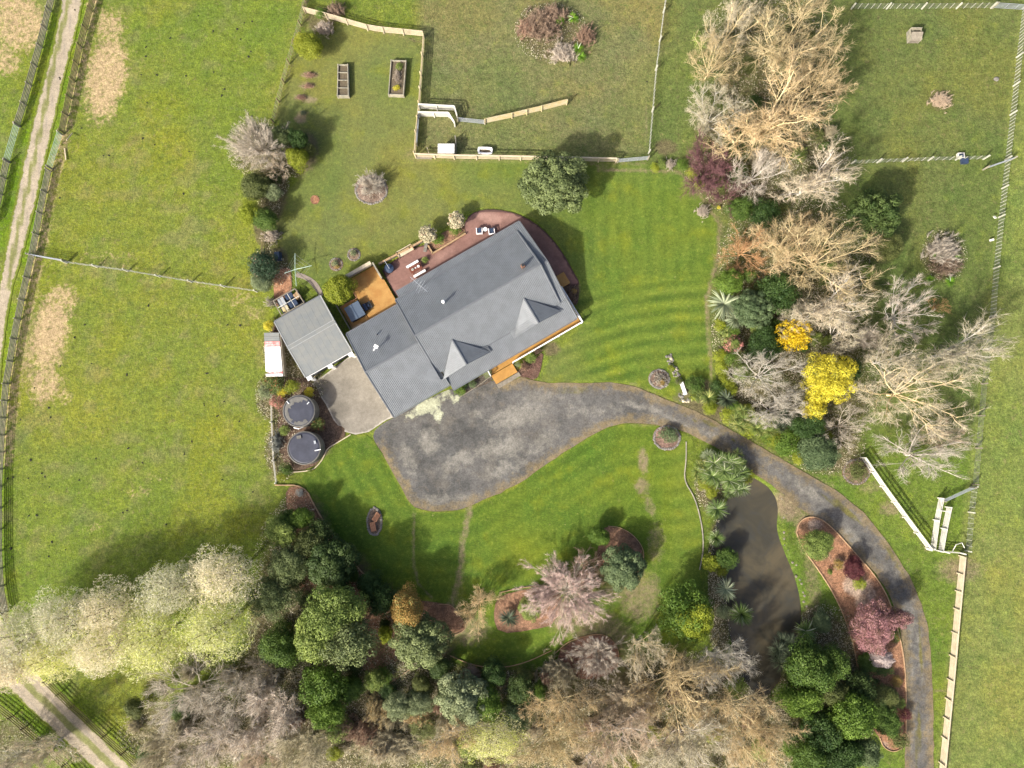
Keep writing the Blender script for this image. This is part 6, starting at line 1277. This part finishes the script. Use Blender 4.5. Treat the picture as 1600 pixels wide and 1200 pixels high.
# --- south-western belt
SW = [
 ('puff',0,345,905,58,11,'cream','pale creamy budding tree at the north-east end of the bottom left row',dict(ry=52)),
 ('puff',1,335,985,62,11,'lemon','yellow-tinged budding tree, brightest of the bottom left row',dict(ry=58)),
 ('puff',2,262,925,52,10,'cream','creamy budding tree whose top pokes into the left paddock',{}),
 ('puff',0,235,1000,56,10,'lemon','yellowish budding tree in the middle of the bottom left row',{}),
 ('puff',1,165,955,56,10,'cream','cream budding tree left of the middle of the row',dict(ry=50)),
 ('puff',2,160,1015,52,10,'cream','lower cream budding tree above the shaded grass triangle',dict(ry=42)),
 ('puff',0,95,975,58,10,'cream','greyish cream budding tree near the left road fence',dict(ry=56)),
 ('puff',1,75,1030,50,9,'lemon','budding tree overhanging the bottom left gravel road',dict(ry=44)),
 ('puff',2,20,1005,54,10,'cream','budding tree cut by the left edge of the picture',dict(ry=60)),
 ('puff',0,10,1050,40,9,'tan','tan budding tree over the road at the left edge',dict(ry=30)),
 ('open',0,285,1090,74,8,'pale','grey radiating bare tree right of the shaded grass triangle',dict(ry=60,limb='pale')),
 ('bare',2,355,1095,62,8,'pale','grey radiating bare tree below the yellow-tinged budding tree',dict(ry=56,limb='pale')),
 ('bare',1,330,1165,66,8,'pale','dull grey bare tree at the bottom edge left of centre',dict(ry=46,limb='pale')),
 ('fan',0,250,1185,46,7,'olivetwig','olive-grey bare tree at the bottom edge near the road fence',dict(limb='pale')),
 (B,1,60,1178,58,7,'tan','tan bare tree in the bottom left corner',dict(ry=36,limb='greylimb')),
 (B,0,10,1195,50,7,'olivetwig','olive bare tree cut by the bottom left corner',dict(limb='greylimb')),
 ('fan',0,425,1120,56,7,'mauve','mauve-grey bare tree left of the tall bright green tree',dict(ry=58,limb='mauve')),
 ('fan',1,405,1060,40,7,'mauve','grey-brown bare tree between budding row and evergreens',dict(limb='mauve')),
 ('fan',0,470,1175,58,7,'olivetwig','greenish grey bare tree at the bottom edge under the bright evergreen',dict(ry=42,limb='olivetwig')),
 ('fan',1,395,1185,50,6,'buff','pinkish buff bare tree at the bottom edge',dict(limb='mauve')),
 ('twig',2,600,1165,60,2,'olivetwig','dry brownish brush on the ground at the bottom centre',dict(ry=34)),
 ('twig',0,545,1140,34,2,'brown','dark brown brush below the tall bright green tree',dict(ry=22)),
 ('twig',1,650,1120,30,1.6,'gold','straw-coloured brush among the bark at the bottom centre',dict(ry=18)),
 ('leafy',0,440,830,26,5,'soft','light green shrub at the paddock corner of the west shrubbery',{}),
 ('leafy',1,472,808,18,4,'bright','bright green shrub at the top of the west shrubbery',{}),
 ('leafy',2,452,812,16,4,'grn','mid green shrub left of the bright green shrub',{}),
 ('leafy',3,483,848,25,5,'olive2','bronzy olive tree in the west shrubbery',{}),
 ('dense',1,515,880,42,5,'conif','dark blue-green tree filling the middle of the west shrubbery',dict(ry=44)),
 ('leafy',2,500,830,22,4,'conif','small dark tree beside the curved edging of the west shrubbery',{}),
 ('fine',0,452,880,32,6,'olive','grey-green feathery tree left of the dark blue-green tree',{}),
 ('fine',1,425,930,40,6,'olive','soft grey-olive tree on the paddock side of the evergreens',dict(ry=36)),
 ('leafy',1,440,1012,35,6,'grn','mid green round tree at the left of the evergreen group',dict(ry=32)),
 ('leafy',0,522,955,46,9,'soft','tall light green tree in the centre of the evergreen group',dict(ry=46)),
 ('leafy',2,545,1000,46,9,'olive','grey-green half of the tall evergreen group',dict(ry=42)),
 ('leafy',3,492,992,34,8,'soft','pale green tree on the left flank of the tall evergreen group',dict(ry=40)),
 ('leafy',2,508,1072,38,7,'bright','tall bright green tree at the lower end of the evergreens',dict(ry=36)),
 ('leafy',0,512,1112,27,7,'bright','lowest bright green tree above the dry brush',dict(ry=26)),
 ('leafy',3,548,1078,20,4,'grn','small green tree right of the tall bright green tree',{}),
 ('leafy',1,578,915,22,4,'deep','dark glossy shrub under the curved edging',{}),
 ('leafy',2,598,938,26,5,'deep','dark evergreen between the light green tree and the orange-brown tree',{}),
 ('leafy',0,602,990,13,3,'lime','small yellow-green shrub left of the grey-green dome',{}),
 ('leafy',1,638,952,27,6,'gorange','orange-brown tree in turning leaf',dict(ry=32)),
 ('dense',1,655,1002,46,6,'olive','round grey-green tree below the orange-brown tree',dict(ry=42)),
 ('leafy',3,688,1045,17,3,'conif','dark shrub right below the round grey-green tree',{}),
 ('leafy',2,585,1062,16,3.5,'soft','small light green tree in the bark below the round grey-green tree',dict(ry=18)),
 ('leafy',1,659,1068,15,3,'olive2','olive shrub in the bark patch',{}),
 ('fine',1,622,1105,22,4,'sage','bluish sage shrub at the edge of the brush',{}),
 ('fine',0,655,1100,24,4,'sage','second sage shrub right of the bluish one',dict(ry=18)),
 ('twig',0,590,1110,24,2.5,'gold','straw twiggy bush left of the sage shrubs',{}),
 ('dense',1,722,1092,42,6,'sage','large silvery sage tree at the lower centre',dict(ry=40)),
 ('leafy',3,762,1098,24,5,'bright','bright dark-green tree right of the silvery sage tree',dict(ry=28)),
 ('leafy',1,773,1052,21,4,'deep','dark green round shrub under the lower edging',{}),
 ('leafy',0,735,1055,15,3,'brown','brown-leaved shrub left of the dark green round shrub',{}),
 ('leafy',2,815,1078,22,4,'conif','dark blue-green shrub below the lower edging',dict(ry=26)),
 ('leafy',1,843,1080,11,3,'bright','small bright green shrub in the lower bed',dict(ry=16)),
 ('leafy',2,805,1120,24,4,'blue','dark bluish shrub above the golden bare thicket',{}),
 ('puff',1,770,1160,56,7,'lemon','yellow-green budding tree at the bottom centre',dict(ry=38)),
 (B,0,700,1160,44,7,'gold','golden bare tree left of the yellow-green budding tree',dict(limb='greylimb',ry=38)),
 (B,2,748,948,36,5,'gold','tan feathery tree on the edge of the small shaded lawn',dict(ry=40,limb='gold')),
 ('spike',1,795,965,17,1.6,'darkflax','dark spiky palm-like plant between the feathery tree and the green shrub',{}),
 ('leafy',0,829,950,17,3,'soft','oval light green shrub left of the pink bare tree',dict(ry=22)),
 ('ray',1,888,928,68,5,'pink','pink-twigged bare tree radiating over the central bed',dict(ry=62,limb='pale',rot=1.0)),
 ('open',0,915,885,34,4,'redtwig','red-brown bare shrub behind the pink-twigged tree',dict(limb='buff')),
 ('leafy',1,937,838,19,3,'bright','bright green shrub at the top of the oval bed',dict(ry=15)),
 ('dense',1,973,888,34,4.5,'blue','dark blue-green drooping tree in the oval bed',dict(ry=36)),
 ('leafy',2,1074,955,44,6,'bright','bright yellow-green tree by the pond end of the front lawn',dict(ry=44)),
 ('leafy',0,1085,965,28,6.5,'lime','yellow top of the bright green tree near the pond',dict(ry=34)),
 ('ray',0,935,1028,42,4.5,'pale','pale grey bare bush in the oval edging',dict(ry=34,limb='pale')),
 ('twig',2,872,1052,36,3,'olivetwig','olive twiggy bush left of the pale grey bush',dict(ry=30)),
 (B,3,880,1110,64,8,'gold','golden bare tree at the left of the bottom thicket',dict(ry=48,limb='goldlimb')),
 (B,0,865,1165,70,8,'gold','low golden bare tree along the bottom edge',dict(ry=46,limb='goldlimb')),
 (B,1,965,1160,76,9,'buff','buff bare tree in the middle of the bottom thicket',dict(ry=56,limb='greylimb')),
 ('ray',1,985,1105,50,7,'buff','buff radiating tree with a white centre in the bottom thicket',dict(ry=40,limb='pale')),
 (B,2,1062,1075,88,10,'gold','large willow with thick yellow limbs in the bottom thicket',dict(ry=72,limb='goldlimb')),
 (B,1,1008,1022,34,9,'tan','narrow tree leaning up over the lawn on one yellow trunk',dict(ry=46,limb='goldlimb')),
 (B,0,1075,1165,78,9,'tan','tan bare tree at the bottom edge below the large willow',dict(ry=54,limb='greylimb')),
 (B,3,1150,1120,74,9,'gold','golden bare tree at the bottom of the pond',dict(ry=62,limb='goldlimb')),
 (B,2,1195,1165,62,9,'gold','golden bare tree left of the lower right evergreens',dict(ry=54,limb='goldlimb')),
 (B,1,1130,1040,50,8,'pale','pale bare tree reaching over the left bank of the pond',dict(ry=46,limb='greylimb')),
]
for k, v, x, y, r, h_, m_, lab, kw in SW: plant(k, v, x, y, r, h_, m_, lab, cat='tree' if (k in ('bare','fan','ray','puff','leafy','fine','dense') and r > 21) else 'shrub', **kw)
# --- pond, island bed and lower right evergreens
PN = [
 ('mophead',0,1106,713,13,1.6,'silver','pale mop-headed grass at the top of the pond planting',{}),('spike',4,1128,735,38,3,'cabb','large clump of cabbage trees at the head of the pond',dict(ry=30)),('spike',3,1150,750,26,2.6,'cabb','cabbage tree clump leaning over the head of the pond',{}),('spike',3,1098,738,20,2.2,'flax','flax clump on the lawn side of the pond head',{}),
 ('spike',2,1150,722,22,2.2,'flax','yellowish flax clump beside the drive at the pond head',{}),('twig',0,1108,760,16,1,'mauve','mauve dry undergrowth in the pond-head planting',{}),('spike',0,1119,795,20,2,'cabb','spiky cabbage plant below the pond-head clump',{}),
 ('mophead',0,1117,840,14,2,'cabb','tidy round cabbage plant on the left pond bank',{}),('ball',0,1110,879,14,1.8,'lime','round lime-green bush on the left pond bank',{}),('leafy',2,1137,872,18,2.5,'grn','loose dark green shrub overhanging the left side of the pond',{}),('shrub',1,1128,893,10,1.2,'ygrn','yellow-green tuft below the round lime-green bush',{}),
 ('spike',1,1133,920,20,2,'silver','straggly spiky cabbage plant above the mop-headed one',{}),('mophead',0,1156,958,19,2.2,'cabb','mop-headed cabbage plant standing over the pond',{}),('shrub',2,1130,955,13,1.4,'sage','grey-green undergrowth left of the mop-headed cabbage plant',{}),
 ('spike',1,1258,985,19,1.8,'cabb','pale yellow-green cabbage plant at the right pond bank',{}),('leafy',1,1284,972,16,2.5,'blue','blue-green round shrub beside the pale cabbage plant',dict(ry=18)),('spike',3,1228,1020,30,3,'darkflax','large dark flax spreading over the lower end of the pond',dict(ry=32)),
 ('leafy',1,1278,850,26,3.5,'soft','round green-brown shrub at the top of the island bed',{}),('leafy',0,1334,888,18,2.5,'dkred','wine-red shrub in the island bed',dict(ry=18)),('shrub',1,1309,882,9,1.2,'gorange','small yellow-orange plant left of the wine-red shrub',{}),
 ('shrub',0,1342,912,11,1.4,'lime','small lime-green shrub below the wine-red shrub',{}),('shrub',2,1296,893,5,.8,'bright','tiny green plant under the top of the island bed',{}),
 ('fine',1,1365,978,34,4.5,'blossom','pink blossom tree in the island bed',dict(ry=42)),('leafy',0,1400,965,24,4.5,'blossom','branch of pink blossom reaching over the drive',dict(ry=16)),('leafy',3,1378,1028,19,3,'wblossom','pale faded blossom below the pink tree',dict(ry=14)),
 ('shrub',2,1337,982,9,1.4,'deep','dark green shrub left of the pink blossom tree',dict(ry=11)),('shrub',0,1396,995,10,1,'redv','low russet shrub between blossom and drive edging',{}),('shrub',1,1351,1030,10,1.2,'grn','small green shrub left of the pale faded blossom',{}),
 ('dome',0,1377,1046,19,1.3,'conif','low flat dark green shrub under the pale blossom',dict(ry=10)),('shrub',2,1369,1064,6,.8,'deep','tiny dark plant in the lower bark of the island bed',{}),('shrub',1,1400,1065,10,1.2,'gorange','yellow-brown shrub near the drive in the island bed',{}),
 ('leafy',3,1385,1090,20,2.5,'olive2','olive shrub mass low in the island bed',{}),('shrub',0,1406,1098,9,1.3,'soft','pale green shrub touching the drive edging',{}),('shrub',1,1414,1116,10,1.3,'dkred','purple shrub growing over the drive edging',{}),
 ('leafy',0,1383,1125,24,3,'grn','dark feathery green shrub at the foot of the island bed',{}),('dome',0,1404,1156,16,2,'olive2','brown-green rounded bush at the very foot of the island bed',dict(ry=13)),
 ('leafy',1,1265,1045,38,7,'grn','dark green tree spreading beside the lower pond',dict(ry=40)),('leafy',2,1300,1035,28,6,'grn','green tree right of the spreading pond-side tree',dict(ry=30)),('leafy',0,1248,1092,34,7,'bright','bright green domed tree at the foot of the pond',dict(ry=28)),('leafy',3,1300,1080,24,5,'olive2','olive tree between the domed trees',{}),
 ('leafy',3,1332,1118,36,7,'bright','largest rounded green dome of the lower right evergreens',dict(ry=36)),('leafy',2,1285,1145,32,6,'deep','dark green tree below the domed trees',dict(ry=34)),('leafy',1,1265,1180,30,6,'grn','mid green tree at the bottom edge among the evergreens',{}),('leafy',0,1315,1180,32,6,'deep','dark bottom-edge tree left of the drive verge',{}),('leafy',1,1355,1175,22,5,'blue','blue-green bottom-edge tree beside the foot of the island bed',{}),('leafy',2,1345,1075,24,5,'conif','dark conifer-like tree between the green dome and the island bed',dict(ry=28)),
]
for k, v, x, y, r, h_, m_, lab, kw in PN: plant(k, v, x, y, r, h_, m_, lab, cat='tree' if (k == 'leafy' and r > 20) else ('plant' if k in ('spike','mophead') or r < 8 else 'shrub'), **kw)

# --- low shrubs that fill the beds between the named ones
def fill(zone, n, where, mats, rmin, rmax, hmin, hmax, seed):
    q = random.Random(seed); xs = [p[0] for p in zone]; ys = [p[1] for p in zone]; got = []; tries = 0
    names = {'deep':'dark green','grn':'mid green','bright':'bright green','lime':'lime green','ygrn':'yellow-green','olive2':'olive','soft':'light green','conif':'blackish green','flax':'strappy yellow-green','sage':'grey-green','olivetwig':'bare olive-twigged','mauve':'bare mauve-twigged','tan':'bare tan-twigged','redtwig':'bare russet-twigged','cabb':'spiky green','darkflax':'spiky dark'}
    while len(got) < n and tries < 4000:
        tries += 1; x = q.uniform(min(xs), max(xs)); y = q.uniform(min(ys), max(ys)); r = q.uniform(rmin, rmax)
        if not bool(inside(np.array([x]), np.array([y]), zone)[0]) or any(math.hypot(x-a, y-b) < (r+c)*.75 for a, b, c in got): continue
        got.append((x, y, r)); m = q.choice(mats); k = 'twig' if m in ('olivetwig','mauve','tan','redtwig') else 'spike' if m in ('flax','cabb','darkflax') else q.choice(('shrub','leafy'))
        head = names[m]+(' undershrub' if r < 12 else ' low bush'); lab = None
        for d, t in sorted((math.hypot(x-a, y-b), t) for a, b, t in NAMED):
            side = ('right of' if x > POS[t][0] else 'left of') if abs(x-POS[t][0]) > abs(y-POS[t][1]) else ('below' if y > POS[t][1] else 'above')
            cand = head+' '+side+' the '+t
            if len(cand.split()) <= 16 and cand not in USED: lab = cand; USED.add(cand); break
        plant(k, q.randrange(3), x, y, r, q.uniform(hmin, hmax), m, lab, cat='shrub', group='low plants '+where)
NAMED = list(KNOWN); POS = {t: (a, b) for a, b, t in NAMED}; USED = set()
fill([(1128,425),(1170,400),(1240,430),(1262,500),(1255,560),(1190,590),(1150,590),(1140,520)], 22, 'in the bed between the east lawn and the golden willows', ['deep','grn','bright','olive2','deep','soft','olivetwig'], 8, 17, 1.2, 3, 1)
fill([(1080,606),(1135,618),(1200,650),(1300,672),(1310,700),(1262,726),(1200,694),(1140,658),(1078,628)], 24, 'packed along the outer bend of the drive', ['lime','ygrn','bright','flax','deep','olive2','ygrn'], 7, 13, .9, 1.8, 2)
fill([(690,1040),(760,1048),(860,1030),(860,1110),(760,1130),(640,1110),(650,1060)], 20, 'under the curved edging at the bottom centre', ['deep','grn','conif','olive2','soft','redtwig'], 8, 16, 1, 3, 3)
fill([(440,850),(520,830),(600,905),(640,960),(640,1060),(560,1120),(430,1060),(410,950)], 24, 'between the evergreens left of centre', ['deep','grn','conif','olive2','bright','redtwig'], 8, 17, 1, 3, 4)
fill([(1240,1000),(1330,1000),(1390,1070),(1400,1140),(1370,1210),(1230,1210),(1220,1080)], 20, 'among the lower right evergreens', ['deep','grn','conif','olive2','bright'], 10, 20, 1.5, 4, 5)
fill([(1080,20),(1130,0),(1300,0),(1320,250),(1240,330),(1130,330),(1090,200)], 26, 'under the top right willow belt', ['olive2','grn','olive2','olivetwig','soft','deep'], 9, 18, 1, 2.5, 6)
fill([(1230,330),(1370,330),(1380,470),(1330,600),(1260,560),(1240,450)], 18, 'under the willows beside the dark round conifer', ['olive2','grn','deep','soft'], 9, 18, 1, 2.5, 7)
fill([(220,1060),(420,1040),(450,1100),(430,1210),(230,1210),(170,1120)], 20, 'under the grey bare trees at the bottom left', ['olivetwig','mauve','olive2','tan','grn'], 10, 20, 1, 2.5, 8)
fill([(440,1120),(640,1110),(830,1130),(1180,1060),(1230,1210),(440,1210)], 34, 'under the bottom thicket', ['olivetwig','tan','redtwig','olive2','soft','tan','ygrn'], 12, 24, 1, 3, 9)
fill([(1100,700),(1160,705),(1168,740),(1135,790),(1112,800),(1090,760)], 8, 'in the planting at the head of the pond', ['cabb','flax','ygrn','cabb'], 9, 14, 1, 1.8, 10)

# --- undergrowth and leaf litter below the trees: nobody could count it
def litter_stuff(name, label, areas, n, size, mat, zmax=.35, seed=1, dens=.55):
    r = np.random.default_rng(seed); xs = []; w = np.array([a[2]*a[3] for a in areas], float); k = r.choice(len(areas), n, p=w/w.sum()); A = np.array([a[:4] for a in areas], float)
    th = r.uniform(0, 6.283, n); rr = np.sqrt(r.random(n))*1.05; X = A[k,0]+np.cos(th)*rr*A[k,2]; Y = A[k,1]+np.sin(th)*rr*A[k,3]
    keep = ~inside(X, Y, smooth_poly(POND))&~inside(X, Y, smooth_poly(DRIVE))&~inside(X, Y, YARD)&~inside(X, Y, FRONT_LAWN)&~inside(X, Y, ROAD)&(X > -60)&(X < 1660)&(Y < 1260); X = X[keep]; Y = Y[keep]
    b = 600-Y; yy = math.sin(TILT)*FPX+b*math.cos(TILT); zz = -math.cos(TILT)*FPX+b*math.sin(TILT); s = CAM_H/-zz; P = np.stack([(X-800)*s, yy*s, r.random(len(X))**2*zmax+.02], -1)
    f = fbm(P[:,0], P[:,1], .5, seed); P = P[f > 1-dens-.08] if dens < 1 else P
    V, Q = leaves(P, np.tile([[0,0,1.]], (len(P),1)), size, r, .3, .5); me = mesh_np(name, V, quads=Q, attrs={'tone': np.repeat(r.random(len(P)), 4), 'pick': np.repeat(r.random(len(P)), 4)})
    tag(link(name, me, None, V_[mat]), label, name.replace('_', ' '), kind='stuff')
LA = [a for a in LITTER if a[2]*a[3] > 900]
litter_stuff('undergrowth', 'green weeds and low ferns growing under the tree belts', LA, 90000, .12, 'olive2', .5, 3, .45)
litter_stuff('leaf_litter', 'brown fallen leaves and sticks on the ground under the tree belts', LA, 80000, .09, 'tan', .15, 4, .6)
litter_stuff('dry_grass', 'straw-coloured dry grass under the tree belts', LA, 60000, .11, 'tan', .3, 5, .5)
V_['straw'] = T_('straw', (.36,.26,.13), (.66,.52,.32), rough=.9, transl=0)
